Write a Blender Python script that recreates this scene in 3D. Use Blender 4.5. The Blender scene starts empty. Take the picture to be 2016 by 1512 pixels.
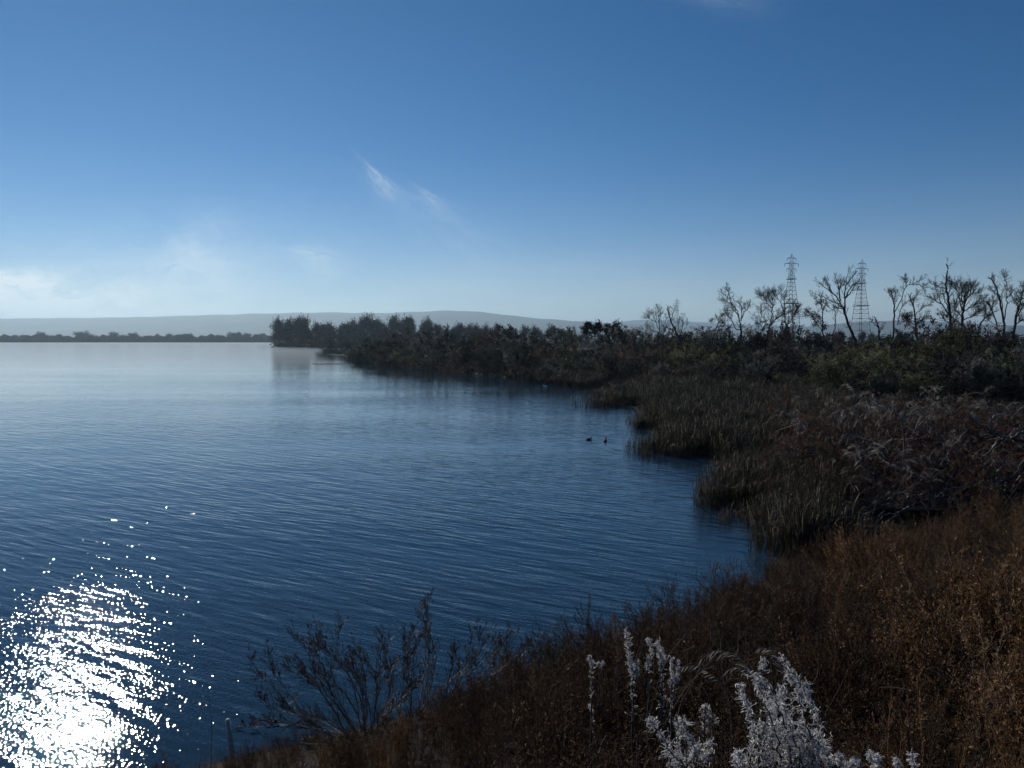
import bpy, math, random
import numpy as np
from mathutils import Vector

# ------------------------------------------------------------------ camera, sky, sun, exposure
scene = bpy.context.scene
COL = scene.collection
F_PX, CX, CY, HORIZON = 1494.0, 1008.0, 756.0, 669.0
CAM_H = 6.5
PITCH = math.atan((CY - HORIZON) / F_PX)
SUN_AZ = math.radians(-31.0)      # left of the view direction (+Y)
SUN_EL = math.radians(25.0)

cam = bpy.data.cameras.new('camera')
cam.sensor_width = 36.0
cam.lens = 36.0 * F_PX / 2016.0
cam.clip_start, cam.clip_end = 0.05, 60000.0
cam_o = bpy.data.objects.new('camera', cam)
cam_o.location = (0, 0, CAM_H)
cam_o.rotation_euler = (math.pi / 2 - PITCH, 0, 0)
COL.objects.link(cam_o)
scene.camera = cam_o

world = bpy.data.worlds.new('World')
scene.world = world
world.use_nodes = True
SKY_STRENGTH = 0.074

sun = bpy.data.lights.new('sun', 'SUN')
sun.energy = 3.3
sun.angle = math.radians(0.53)
sun.color = (1.0, 0.93, 0.82)
sun_o = bpy.data.objects.new('sun', sun)
SUN_DIR = Vector((math.sin(SUN_AZ) * math.cos(SUN_EL), math.cos(SUN_AZ) * math.cos(SUN_EL), math.sin(SUN_EL)))
sun_o.rotation_euler = SUN_DIR.to_track_quat('Z', 'Y').to_euler()
sun_o.location = (-40, 60, 60)
COL.objects.link(sun_o)

vs = scene.view_settings
vs.view_transform = 'Standard'
vs.look = 'None'
vs.exposure = -0.02
vs.gamma = 1.0
vs.use_curve_mapping = False
scene.render.engine = 'CYCLES'
scene.cycles.use_denoising = True
scene.cycles.use_adaptive_sampling = True
scene.cycles.adaptive_threshold = 0.02
scene.cycles.adaptive_min_samples = 20
scene.cycles.max_bounces = 4
scene.cycles.diffuse_bounces = 1
scene.cycles.glossy_bounces = 3
scene.cycles.transmission_bounces = 2
scene.cycles.volume_bounces = 0
scene.cycles.transparent_max_bounces = 6

# ------------------------------------------------------------------ pixel <-> place helpers (2016 x 1512 photograph)
cp, sp = math.cos(PITCH), math.sin(PITCH)
def ray(px, py):
    dx = (px - CX) / F_PX
    up = -(py - CY) / F_PX
    return np.array((dx, cp + sp * up, -sp + cp * up))
def at(px, py, Y):
    d = ray(px, py)
    return np.array((0, 0, CAM_H)) + d * (Y / d[1])
def onz(px, py, z=0.0):
    d = ray(px, py)
    return np.array((0, 0, CAM_H)) + d * ((z - CAM_H) / d[2])
def interp(tab, x):
    a = np.array(tab, float)
    return np.interp(x, a[:, 0], a[:, 1])

# ------------------------------------------------------------------ node helpers
class NT:
    def __init__(self, tree):
        self.t = tree
        tree.nodes.clear()
    def n(self, typ, **kw):
        nd = self.t.nodes.new(typ)
        for k, v in kw.items():
            if k == 'inp':
                for kk, vv in v.items():
                    self.set(nd.inputs[kk], vv)
            else:
                setattr(nd, k, v)
        return nd
    def set(self, sock, v):
        if isinstance(v, bpy.types.NodeSocket):
            self.t.links.new(v, sock)
        else:
            sock.default_value = v
    def math(self, op, a, b=0.0, c=0.0, clamp=False):
        nd = self.t.nodes.new('ShaderNodeMath')
        nd.operation = op
        nd.use_clamp = clamp
        self.set(nd.inputs[0], a); self.set(nd.inputs[1], b); self.set(nd.inputs[2], c)
        return nd.outputs[0]
    def dot(self, a, v):
        nd = self.t.nodes.new('ShaderNodeVectorMath')
        nd.operation = 'DOT_PRODUCT'
        self.set(nd.inputs[0], a); self.set(nd.inputs[1], v)
        return nd.outputs['Value']
    def mix(self, fac, a, b):
        nd = self.t.nodes.new('ShaderNodeMix')
        nd.data_type = 'RGBA'
        self.set(nd.inputs[0], fac); self.set(nd.inputs[6], a); self.set(nd.inputs[7], b)
        return nd.outputs[2]
    def ramp(self, fac, stops, interp='LINEAR'):
        nd = self.t.nodes.new('ShaderNodeValToRGB')
        cr = nd.color_ramp
        cr.interpolation = interp
        while len(cr.elements) < len(stops):
            cr.elements.new(0.5)
        for e, (p, c) in zip(cr.elements, stops):
            e.position = p
            e.color = (*c, 1) if len(c) == 3 else c
        self.set(nd.inputs[0], fac)
        return nd.outputs[0]
    def noise(self, vec, scale, detail=2.0, rough=0.5, dist=0.0):
        nd = self.n('ShaderNodeTexNoise')
        self.set(nd.inputs['Vector'], vec)
        nd.inputs['Scale'].default_value = scale
        nd.inputs['Detail'].default_value = detail
        nd.inputs['Roughness'].default_value = rough
        nd.inputs['Distortion'].default_value = dist
        return nd.outputs[0]
    def mapping(self, vec, scale=(1, 1, 1), rot=(0, 0, 0), loc=(0, 0, 0)):
        nd = self.n('ShaderNodeMapping')
        self.set(nd.inputs['Vector'], vec)
        nd.inputs['Scale'].default_value = scale
        nd.inputs['Rotation'].default_value = rot
        nd.inputs['Location'].default_value = loc
        return nd.outputs[0]

# ------------------------------------------------------------------ sky: Nishita, with thin low cloud
def build_sky():
    N = NT(world.node_tree)
    sky = N.n('ShaderNodeTexSky', sky_type='NISHITA', sun_disc=False, sun_elevation=SUN_EL,
              sun_rotation=SUN_AZ, altitude=200.0, air_density=0.6, dust_density=0.0, ozone_density=1.0)
    geo = N.n('ShaderNodeNewGeometry')
    d = N.n('ShaderNodeVectorMath', operation='SCALE')
    N.set(d.inputs[0], geo.outputs['Incoming'])
    d.inputs['Scale'].default_value = -1.0
    dv = d.outputs[0]
    hs = N.n('ShaderNodeHueSaturation')
    hs.inputs['Hue'].default_value = 0.501
    hs.inputs['Saturation'].default_value = 1.4
    hs.inputs['Value'].default_value = 1.0
    N.set(hs.inputs['Color'], sky.outputs[0])
    col = hs.outputs[0]
    z = N.dot(dv, (0, 0, 1))
    # thin stratus veil, denser towards the horizon, everywhere round the sky
    vz = N.mapping(dv, scale=(2.2, 2.2, 9.0))
    nz = N.noise(vz, 1.6, 5.0, 0.55, 0.4)
    low = N.math('SUBTRACT', 1.0, N.math('DIVIDE', N.math('ABSOLUTE', z), 0.13), clamp=True)
    veil = N.math('MULTIPLY', N.math('MULTIPLY', N.math('SUBTRACT', nz, 0.40, clamp=True), 2.6, clamp=True), N.math('POWER', low, 1.6), clamp=True)
    veil = N.math('ADD', N.math('MULTIPLY', veil, 0.6), N.math('MULTIPLY', N.math('POWER', low, 5.0), 0.62))
    haze_f = N.math('MULTIPLY', N.math('POWER', N.math('SUBTRACT', 1.0, N.math('DIVIDE', N.math('ABSOLUTE', z), 0.30), clamp=True), 3.2), 0.75)
    col = N.mix(haze_f, col, (6.0, 7.2, 7.6, 1))
    # wisps: each is a soft streak along its own direction
    fine = N.noise(N.mapping(dv, scale=(1, 1, 1.6)), 26.0, 3.0, 0.62, 0.6)
    def wisp(p0, p1, width, soft, amount, side):
        a = ray(*p0); b = ray(*p1)
        a /= np.linalg.norm(a); b /= np.linalg.norm(b)
        c = (a + b) / 2
        e1 = (b - a); L = np.linalg.norm(e1); e1 /= L
        e2 = np.cross(c, e1); e2 /= np.linalg.norm(e2)
        s = N.math('SUBTRACT', N.dot(dv, tuple(e1)), float(np.dot(c, e1)))
        t = N.math('SUBTRACT', N.dot(dv, tuple(e2)), float(np.dot(c, e2)))
        t = N.math('ADD', t, N.math('MULTIPLY', N.math('SUBTRACT', fine, 0.5), width * 1.5))
        s = N.math('DIVIDE', s, L * 0.55)
        t = N.math('DIVIDE', t, N.math('ADD', 0.4, N.math('MULTIPLY', N.math('MINIMUM', N.math('MAXIMUM', N.math('ADD', s, 1.0), 0.0), 2.2), 0.6)))
        cxyz = N.n('ShaderNodeCombineXYZ')
        N.set(cxyz.inputs[0], N.math('MULTIPLY', s, 1.1)); N.set(cxyz.inputs[1], N.math('DIVIDE', t, (width + soft) * 0.42)); cxyz.inputs[2].default_value = 7.3 * amount + L * 40
        fib = N.math('MULTIPLY', N.math('SUBTRACT', N.noise(cxyz.outputs[0], 1.5, 4.0, 0.65, 0.5), 0.28, clamp=True), 2.6)
        t = N.math('MULTIPLY', t, side)
        tp = N.math('DIVIDE', N.math('MAXIMUM', t, 0.0), soft)
        tn = N.math('DIVIDE', N.math('MINIMUM', t, 0.0), width)
        q = N.math('ADD', N.math('MULTIPLY', s, s), N.math('ADD', N.math('MULTIPLY', tp, tp), N.math('MULTIPLY', tn, tn)))
        g = N.math('EXPONENT', N.math('MULTIPLY', q, -1.0))
        front = N.math('GREATER_THAN', N.dot(dv, tuple(c)), 0.0)
        g = N.math('MULTIPLY', g, front)
        return N.math('MULTIPLY', N.math('MULTIPLY', g, fib), amount)
    total = veil
    for args in WISPS:
        total = N.math('ADD', total, wisp(*args))
    total = N.math('MINIMUM', total, 0.9)
    cloud = N.n('ShaderNodeRGB')
    cloud.outputs[0].default_value = CLOUD_COL
    col = N.mix(total, col, cloud.outputs[0])
    bg = N.n('ShaderNodeBackground')
    N.set(bg.inputs['Color'], col)
    bg.inputs['Strength'].default_value = SKY_STRENGTH
    out = N.n('ShaderNodeOutputWorld')
    N.t.links.new(bg.outputs[0], out.inputs[0])
CLOUD_COL = (11.8, 12.7, 13.0, 1)
WISPS = [((722, 320), (778, 376), 0.0034, 0.012, 0.40, 1),
         ((60, 500), (620, 560), 0.05, 0.06, 0.18, 1),
         ((300, 540), (440, 500), 0.03, 0.03, 0.30, 1),
         ((750, 360), (960, 470), 0.014, 0.04, 0.12, 1),
         ((822, 366), (874, 404), 0.0028, 0.010, 0.22, 1),
         ((572, 490), (660, 512), 0.008, 0.02, 0.36, 1),
         ((-80, 546), (100, 560), 0.010, 0.024, 1.6, 1),
         ((-200, 596), (380, 622), 0.035, 0.03, 0.85, 1),
         ((1330, -6), (1500, -2), 0.008, 0.012, 0.10, 1)]
build_sky()

# ------------------------------------------------------------------ materials
def new_mat(name):
    m = bpy.data.materials.new(name)
    m.use_nodes = True
    return m, NT(m.node_tree)
def finish(N, shader, disp=None):
    out = N.n('ShaderNodeOutputMaterial')
    N.t.links.new(shader, out.inputs['Surface'])
def principled(N, color, rough=0.8, spec=0.3, normal=None):
    b = N.n('ShaderNodeBsdfPrincipled')
    N.set(b.inputs['Base Color'], color)
    N.set(b.inputs['Roughness'], rough)
    b.inputs['Specular IOR Level'].default_value = spec
    if normal is not None:
        N.set(b.inputs['Normal'], normal)
    return b.outputs[0]
def leaf_mat(name, stops, translucent=0.38, rough=0.7, obj_var=0.35):
    """foliage: per-leaf tint, a little difference from plant to plant, some light through the leaf"""
    m, N = new_mat(name)
    at_ = N.n('ShaderNodeAttribute', attribute_name='tint')
    oi = N.n('ShaderNodeObjectInfo')
    t = N.math('ADD', at_.outputs['Fac'], N.math('MULTIPLY', N.math('SUBTRACT', oi.outputs['Random'], 0.5), obj_var), clamp=True)
    col = N.ramp(t, stops)
    a = principled(N, col, rough, 0.25)
    tr = N.n('ShaderNodeBsdfTranslucent')
    N.set(tr.inputs['Color'], col)
    mx = N.n('ShaderNodeMixShader')
    mx.inputs[0].default_value = translucent
    N.t.links.new(a, mx.inputs[1]); N.t.links.new(tr.outputs[0], mx.inputs[2])
    finish(N, mx.outputs[0])
    return m
def bark_mat(name, c0, c1, frost=0.0, rough=0.7, scale=6.0, spec=0.3):
    m, N = new_mat(name)
    tc = N.n('ShaderNodeTexCoord')
    nz = N.noise(tc.outputs['Object'], scale, 4.0, 0.6)
    col = N.ramp(nz, [(0.3, c0), (0.7, c1)])
    if frost > 0:
        g = N.n('ShaderNodeNewGeometry')
        up = N.dot(g.outputs['Normal'], (0, 0, 1))
        nf = N.noise(tc.outputs['Object'], scale * 0.5, 3.0)
        f = N.math('MULTIPLY', N.math('MULTIPLY', N.math('SUBTRACT', up, 0.1, clamp=True), 2.0, clamp=True), N.math('MULTIPLY', N.math('SUBTRACT', nf, 0.42, clamp=True), 6.0, clamp=True))
        col = N.mix(N.math('MULTIPLY', f, frost), col, (0.62, 0.62, 0.66, 1))
    bp = N.n('ShaderNodeBump')
    bp.inputs['Strength'].default_value = 0.6
    bp.inputs['Distance'].default_value = 0.02
    N.set(bp.inputs['Height'], N.noise(tc.outputs['Object'], scale * 5, 3.0))
    finish(N, principled(N, col, rough, spec, bp.outputs[0]))
    return m

MAT = {}
MAT['bark'] = bark_mat('dark bark', (0.020, 0.017, 0.015), (0.05, 0.043, 0.038))
MAT['bark_grey'] = bark_mat('grey dead wood', (0.035, 0.032, 0.03), (0.10, 0.095, 0.09))
MAT['stem'] = bark_mat('smooth shrub stem', (0.09, 0.075, 0.065), (0.24, 0.21, 0.185), rough=0.42, scale=14, spec=0.6)
MAT['frost_branch'] = bark_mat('dead branch with frost on top', (0.035, 0.028, 0.024), (0.10, 0.085, 0.075), frost=0.4, rough=0.55, scale=5, spec=0.4)
MAT['leaf_olive'] = leaf_mat('grey olive leaves', [(0.0, (0.0264, 0.0316, 0.0264)), (0.6, (0.0791, 0.0871, 0.0687)), (1.0, (0.2244, 0.2323, 0.2058))])
MAT['leaf_dark'] = leaf_mat('dark leaves', [(0.0, (0.0055, 0.0062, 0.0062)), (0.7, (0.0156, 0.0172, 0.0156)), (1.0, (0.0429, 0.0437, 0.0429))])
MAT['leaf_green'] = leaf_mat('dull green leaves', [(0.0, (0.0331, 0.0413, 0.0220)), (0.6, (0.1046, 0.1157, 0.0551)), (1.0, (0.2479, 0.2616, 0.1377))])
MAT['leaf_brown'] = leaf_mat('brown autumn leaves', [(0.0, (0.0274, 0.0196, 0.0156)), (0.6, (0.0821, 0.0586, 0.0430)), (1.0, (0.1955, 0.1466, 0.1134))])
MAT['leaf_grove'] = leaf_mat('dark cottonwood leaves', [(0.0, (0.012, 0.015, 0.014)), (0.7, (0.028, 0.032, 0.026)), (1.0, (0.055, 0.058, 0.045))])
MAT['leaf_rust'] = leaf_mat('rusty cottonwood leaves', [(0.0, (0.018, 0.013, 0.012)), (0.7, (0.045, 0.030, 0.026)), (1.0, (0.075, 0.052, 0.042))])
MAT['tamarisk'] = leaf_mat('rusty feathery twigs', [(0.0, (0.0420, 0.0231, 0.0168)), (0.6, (0.1260, 0.0672, 0.0420)), (1.0, (0.2730, 0.1302, 0.0735))], 0.25)
MAT['plume'] = leaf_mat('frosted plume twigs', [(0.0, (0.0902, 0.0756, 0.0617)), (0.6, (0.2604, 0.2268, 0.1870)), (1.0, (0.6010, 0.5481, 0.4633))], 0.25)
MAT['weed'] = leaf_mat('dry brown weed', [(0.0, (0.0265, 0.0153, 0.0090)), (0.55, (0.0827, 0.0471, 0.0285)), (0.88, (0.1406, 0.0882, 0.0544)), (1.0, (0.3307, 0.2435, 0.1683))], 0.42, obj_var=0.6)
MAT['weed_tan'] = leaf_mat('dry tan weed', [(0.0, (0.0756, 0.0420, 0.0210)), (0.6, (0.2268, 0.1284, 0.0631)), (1.0, (0.6047, 0.3964, 0.2100))], 0.4, obj_var=0.25)
MAT['brush'] = leaf_mat('bare twigs and straw', [(0.0, (0.0110, 0.0072, 0.0055)), (0.6, (0.0467, 0.0304, 0.0210)), (0.9, (0.0881, 0.0634, 0.0441)), (1.0, (0.1653, 0.1294, 0.0881))], 0.3, obj_var=0.2)
MAT['weed_green'] = leaf_mat('greenish weed', [(0.0, (0.018, 0.019, 0.008)), (0.6, (0.055, 0.055, 0.024)), (1.0, (0.13, 0.13, 0.06))], 0.25)
MAT['reed'] = leaf_mat('withered reed', [(0.0, (0.0104, 0.0089, 0.0062)), (0.6, (0.0365, 0.0307, 0.0194)), (0.9, (0.0742, 0.0629, 0.0417)), (1.0, (0.2615, 0.2260, 0.1597))], 0.35, rough=0.5, obj_var=0.3)
MAT['frost'] = leaf_mat('frost-white curled leaves', [(0.0, (0.18, 0.15, 0.13)), (0.35, (0.46, 0.43, 0.415)), (0.7, (0.78, 0.765, 0.77)), (1.0, (0.92, 0.915, 0.92))], 0.6, obj_var=0.1)
MAT['pod'] = leaf_mat('dark dry pods', [(0.0, (0.020, 0.013, 0.011)), (0.6, (0.070, 0.044, 0.036)), (1.0, (0.13, 0.09, 0.075))], 0.2)

def simple_mat(name, color, rough=0.6, spec=0.3, scale=3.0, var=0.25, bump=0.0):
    m, N = new_mat(name)
    tc = N.n('ShaderNodeTexCoord')
    nz = N.noise(tc.outputs['Object'], scale, 4.0, 0.6)
    lo = tuple(c * (1 - var) for c in color); hi = tuple(min(1, c * (1 + var)) for c in color)
    col = N.ramp(nz, [(0.3, lo), (0.7, hi)])
    nrm = None
    if bump:
        bp = N.n('ShaderNodeBump')
        bp.inputs['Distance'].default_value = bump
        N.set(bp.inputs['Height'], N.noise(tc.outputs['Object'], scale * 3, 5.0))
        nrm = bp.outputs[0]
    finish(N, principled(N, col, rough, spec, nrm))
    return m
MAT['steel'] = simple_mat('weathered tower steel', (0.09, 0.10, 0.11), 0.6, 0.4)
MAT['steel_red'] = simple_mat('faded red tower paint', (0.16, 0.06, 0.055), 0.6, 0.3)
MAT['rock'] = simple_mat('wet dark rock', (0.035, 0.031, 0.025), 0.8, 0.2, 4.0, 0.5, 0.05)
MAT['wood'] = simple_mat('bleached driftwood', (0.50, 0.46, 0.40), 0.7, 0.2, 12.0, 0.35, 0.01)
MAT['duck'] = simple_mat('dark duck feathers', (0.02, 0.018, 0.016), 0.6)
MAT['white_bird'] = simple_mat('white feathers', (0.8, 0.8, 0.78), 0.6)
MAT['bill'] = simple_mat('dull bill', (0.10, 0.08, 0.04), 0.5)
MAT['float'] = simple_mat('dark float', (0.03, 0.03, 0.03), 0.6)

def ground_material():
    m, N = new_mat('soil and dead litter')
    g = N.n('ShaderNodeNewGeometry')
    p = g.outputs['Position']
    n1 = N.noise(p, 0.35, 4.0)
    n2 = N.noise(p, 9.0, 5.0, 0.65)
    c1 = N.ramp(n1, [(0.3, (0.012, 0.010, 0.008)), (0.7, (0.024, 0.020, 0.015))])
    c2 = N.ramp(n2, [(0.35, (0.008, 0.007, 0.006)), (0.7, (0.034, 0.026, 0.020))])
    col = N.mix(0.6, c1, c2)
    bp = N.n('ShaderNodeBump')
    bp.inputs['Distance'].default_value = 0.06
    N.set(bp.inputs['Height'], n2)
    finish(N, principled(N, col, 0.95, 0.1, bp.outputs[0]))
    return m
MAT['ground'] = ground_material()
def hill_material():
    m, N = new_mat('dry grass hills')
    g = N.n('ShaderNodeNewGeometry')
    n1 = N.noise(g.outputs['Position'], 0.0025, 6.0, 0.6)
    col = N.ramp(n1, [(0.3, (0.075, 0.072, 0.062)), (0.7, (0.15, 0.135, 0.105))])
    finish(N, principled(N, col, 0.95, 0.1))
    return m
MAT['hill'] = hill_material()

def water_material():
    m, N = new_mat('rippled lake water')
    g = N.n('ShaderNodeNewGeometry')
    p = g.outputs['Position']
    # calm lanes and ruffled patches
    lanes = N.noise(N.mapping(p, scale=(0.012, 0.05, 1), rot=(0, 0, math.radians(8))), 1.0, 3.0, 0.5)
    ruff = N.ramp(lanes, [(0.36, (0.4,) * 3), (0.62, (1.0,) * 3)])
    warp = N.noise(p, 0.25, 2.0)
    th = math.radians(-33)
    def layer(su, sv, ang, detail, rough=0.45, dist=0.0):
        mp = N.n('ShaderNodeMapping', vector_type='TEXTURE')
        N.set(mp.inputs['Vector'], p)
        mp.inputs['Scale'].default_value = (1 / sv, 1 / su, 1)
        mp.inputs['Rotation'].default_value = (0, 0, ang)
        return N.noise(mp.outputs[0], 1.0, detail, rough, dist)
    a = layer(2.1, 0.5, th, 1.5, 0.4, 0.4)
    b = layer(4.8, 0.9, th + 0.12, 1.0, 0.4, 0.3)
    c = layer(19.0, 12.0, th - 0.5, 0.6, 0.45)
    e = layer(0.5, 0.2, th - 0.15, 1.0)
    h = N.math('ADD', N.math('MULTIPLY', a, 0.054), N.math('MULTIPLY', b, 0.030))
    sepc = N.n('ShaderNodeSeparateXYZ')
    N.set(sepc.inputs[0], p)
    near = N.math('MINIMUM', N.math('MAXIMUM', N.math('SUBTRACT', 1.75, N.math('DIVIDE', sepc.outputs[1], 22.0)), 0.4), 1.0)    # catspaws close under the bank
    h = N.math('ADD', h, N.math('MULTIPLY', N.math('MULTIPLY', c, near), 0.0145))
    h = N.math('ADD', h, N.math('MULTIPLY', e, 0.05))
    sepp = N.n('ShaderNodeSeparateXYZ')
    N.set(sepp.inputs[0], p)
    lee = N.math('SUBTRACT', 1.12, N.math('DIVIDE', sepp.outputs[1], 180.0))     # the breeze dies away down the lake
    lee = N.math('MINIMUM', N.math('MAXIMUM', lee, 0.18), 1.0)
    h = N.math('MULTIPLY', h, N.math('MULTIPLY', ruff, lee))
    bp = N.n('ShaderNodeBump')
    bp.inputs['Strength'].default_value = 1.0
    bp.inputs['Distance'].default_value = WAVE
    N.set(bp.inputs['Height'], h)
    deep = N.n('ShaderNodeBsdfDiffuse')
    deep.inputs['Color'].default_value = (0.013, 0.037, 0.066, 1)
    gl = N.n('ShaderNodeBsdfGlossy', distribution='BECKMANN')
    gl.inputs['Color'].default_value = (1, 1, 1, 1)
    gl.inputs['Roughness'].default_value = 0.08
    N.set(gl.inputs['Normal'], bp.outputs[0])
    fr = N.n('ShaderNodeFresnel')
    fr.inputs['IOR'].default_value = 1.333
    N.set(fr.inputs['Normal'], bp.outputs[0])
    mx = N.n('ShaderNodeMixShader')
    N.set(mx.inputs[0], fr.outputs[0])
    N.t.links.new(deep.outputs[0], mx.inputs[1]); N.t.links.new(gl.outputs[0], mx.inputs[2])
    finish(N, mx.outputs[0])
    return m
WAVE = 1.0
MAT['water'] = water_material()

# ------------------------------------------------------------------ mesh helpers
def mesh_arrays(name, verts, faces, mat=None, tint=None, smooth=False):
    """faces: int array (n, 3) or (n, 4)"""
    verts = np.ascontiguousarray(verts, dtype=np.float32)
    faces = np.ascontiguousarray(faces, dtype=np.int32)
    me = bpy.data.meshes.new(name)
    nf, k = faces.shape
    me.vertices.add(len(verts)); me.vertices.foreach_set('co', verts.ravel())
    me.loops.add(nf * k); me.loops.foreach_set('vertex_index', faces.ravel())
    me.polygons.add(nf)
    me.polygons.foreach_set('loop_start', np.arange(nf, dtype=np.int32) * k)
    me.polygons.foreach_set('loop_total', np.full(nf, k, dtype=np.int32))
    if smooth:
        me.polygons.foreach_set('use_smooth', np.ones(nf, dtype=bool))
    me.update(calc_edges=True)
    if tint is not None:
        a = me.attributes.new('tint', 'FLOAT', 'FACE')
        a.data.foreach_set('value', np.ascontiguousarray(tint, dtype=np.float32))
    if mat is not None:
        me.materials.append(mat)
    return me
def obj(name, me, parent=None, loc=None, label=None, cat=None, group=None, kind=None):
    o = bpy.data.objects.new(name, me)
    COL.objects.link(o)
    if parent is not None:
        o.parent = parent
    if loc is not None:
        o.location = loc
    if label: o['label'] = label
    if cat: o['category'] = cat
    if group: o['group'] = group
    if kind: o['kind'] = kind
    if parent is not None and name in LEAFY: o['kind'] = 'stuff'
    return o
LEAFY = {'stems', 'foliage', 'crown', 'twigs', 'curled_leaves', 'seed_pods', 'sprays', 'frosted_plumes', 'leaf_clump', 'plume'}
def empty(name, loc, label, cat, group=None, rz=0.0, scale=1.0):
    o = bpy.data.objects.new(name, None)
    o.empty_display_size = 0.2
    COL.objects.link(o)
    o.location = loc
    o.rotation_euler = (0, 0, rz)
    o.scale = scale if isinstance(scale, (tuple, list)) else (scale,) * 3
    o['label'] = label; o['category'] = cat
    if group: o['group'] = group
    return o

class Geo:
    """collects quads"""
    def __init__(self):
        self.v, self.f, self.t, self.n = [], [], [], 0
    def add(self, v, f, tint=0.5):
        v = np.asarray(v, float); f = np.asarray(f, int)
        self.v.append(v); self.f.append(f + self.n)
        self.t.append(np.broadcast_to(np.asarray(tint, float), (len(f),)))
        self.n += len(v)
    def tube(self, pts, radii, sides=4, tint=0.5):
        pts = np.asarray(pts, float); radii = np.asarray(radii, float)
        n = len(pts)
        tan = np.empty_like(pts)
        tan[1:-1] = pts[2:] - pts[:-2]; tan[0] = pts[1] - pts[0]; tan[-1] = pts[-1] - pts[-2]
        tan /= np.linalg.norm(tan, axis=1)[:, None] + 1e-9
        ref = np.array((0.31, 0.27, 0.91)) if abs(tan[0] @ np.array((0.31, 0.27, 0.91))) < 0.9 else np.array((1.0, 0, 0))
        u = np.cross(tan, ref); u /= np.linalg.norm(u, axis=1)[:, None] + 1e-9
        w = np.cross(tan, u)
        ang = np.arange(sides) * (2 * math.pi / sides)
        ring = pts[:, None, :] + radii[:, None, None] * (np.cos(ang)[None, :, None] * u[:, None, :] + np.sin(ang)[None, :, None] * w[:, None, :])
        i = np.arange(n - 1)[:, None] * sides; j = np.arange(sides)[None, :]; j2 = (j + 1) % sides
        f = np.stack((i + j, i + j2, i + sides + j2, i + sides + j), -1).reshape(-1, 4)
        self.add(ring.reshape(-1, 3), f, tint)
        if radii[-1] > 0.02 or sides > 5:
            for k, flip in ((0, True), (n - 1, False)):
                idx = k * sides + np.arange(sides)
                c = self.n
                self.v.append(pts[k][None]); self.n += 1
                base = c - n * sides if False else None
                a = idx + (c - n * sides - (0 if k == 0 else 1))
                b = np.roll(a, -1)
                cap = np.stack((a, b, np.full(sides, c), np.full(sides, c)), -1)
                # triangles stored as degenerate quads are avoided: use pairs
                cap = np.stack((a[::2], np.roll(a, -1)[::2], np.roll(a, -2)[::2], np.full(len(a[::2]), c)), -1) if sides % 2 == 0 else None
                if cap is None:
                    self.v.pop(); self.n -= 1
                    break
                self.f.append(cap if not flip else cap[:, ::-1])
                self.t.append(np.full(len(cap), np.mean(tint)))
    def leaves(self, c, length, width, rng, direction=None, spread=1.0, tint=None):
        """one quad for each leaf"""
        c = np.asarray(c, float); n = len(c)
        if n == 0: return
        d = rng.normal(size=(n, 3))
        d /= np.linalg.norm(d, axis=1)[:, None]
        if direction is not None:
            d = np.asarray(direction, float) + d * spread
            d /= np.linalg.norm(d, axis=1)[:, None] + 1e-9
        r = rng.normal(size=(n, 3))
        s = np.cross(d, r); s /= np.linalg.norm(s, axis=1)[:, None] + 1e-9
        L = (np.asarray(length) * (0.6 + 0.8 * rng.random(n)))[:, None]
        Wd = (np.asarray(width) * (0.6 + 0.8 * rng.random(n)))[:, None]
        k = np.cross(d, s) * L * 0.12
        v = np.stack((c - s * Wd * 0.15, c + d * L * 0.5 - s * Wd * 0.5 + k, c + d * L, c + d * L * 0.5 + s * Wd * 0.5 + k), 1).reshape(-1, 3)
        f = np.arange(n * 4).reshape(-1, 4)
        self.add(v, f, rng.random(n) if tint is None else tint)
    def mesh(self, name, mat, smooth=False):
        if not self.v:
            return None
        return mesh_arrays(name, np.concatenate(self.v), np.concatenate(self.f), mat, np.concatenate(self.t), smooth)

def norm(v):
    v = np.asarray(v, float)
    return v / (np.linalg.norm(v) + 1e-9)
def smooth_path(pts, per=4):
    """Catmull-Rom through the points"""
    P = np.asarray(pts, float)
    if len(P) < 3:
        t = np.linspace(0, 1, per + 1)[:, None]
        return P[0] * (1 - t) + P[-1] * t
    Q = np.vstack((2 * P[0] - P[1], P, 2 * P[-1] - P[-2]))
    out = []
    for i in range(len(P) - 1):
        p0, p1, p2, p3 = Q[i:i + 4]
        for t in np.linspace(0, 1, per, endpoint=False):
            out.append(0.5 * ((2 * p1) + (-p0 + p2) * t + (2 * p0 - 5 * p1 + 4 * p2 - p3) * t * t + (-p0 + 3 * p1 - 3 * p2 + p3) * t ** 3))
    out.append(P[-1])
    return np.array(out)
def branch(p, d, length, rng, n=5, wander=0.25, up=0.1):
    pts = [np.asarray(p, float)]
    d = norm(d)
    for i in range(n):
        d = norm(d + rng.normal(size=3) * wander + np.array((0, 0, up)))
        pts.append(pts[-1] + d * length / n)
    return np.array(pts)
def off_axis(d, rng, lo, hi):
    """a direction at an angle lo..hi degrees from d"""
    d = norm(d)
    r = norm(np.cross(d, rng.normal(size=3)))
    a = math.radians(rng.uniform(lo, hi))
    return d * math.cos(a) + r * math.sin(a)

ORD = ['first', 'second', 'third', 'fourth', 'fifth', 'sixth', 'seventh', 'eighth', 'ninth', 'tenth', 'eleventh', 'twelfth', 'thirteenth',
       'fourteenth', 'fifteenth', 'sixteenth', 'seventeenth', 'eighteenth', 'nineteenth', 'twentieth', 'twenty-first', 'twenty-second', 'twenty-third', 'twenty-fourth']

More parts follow.
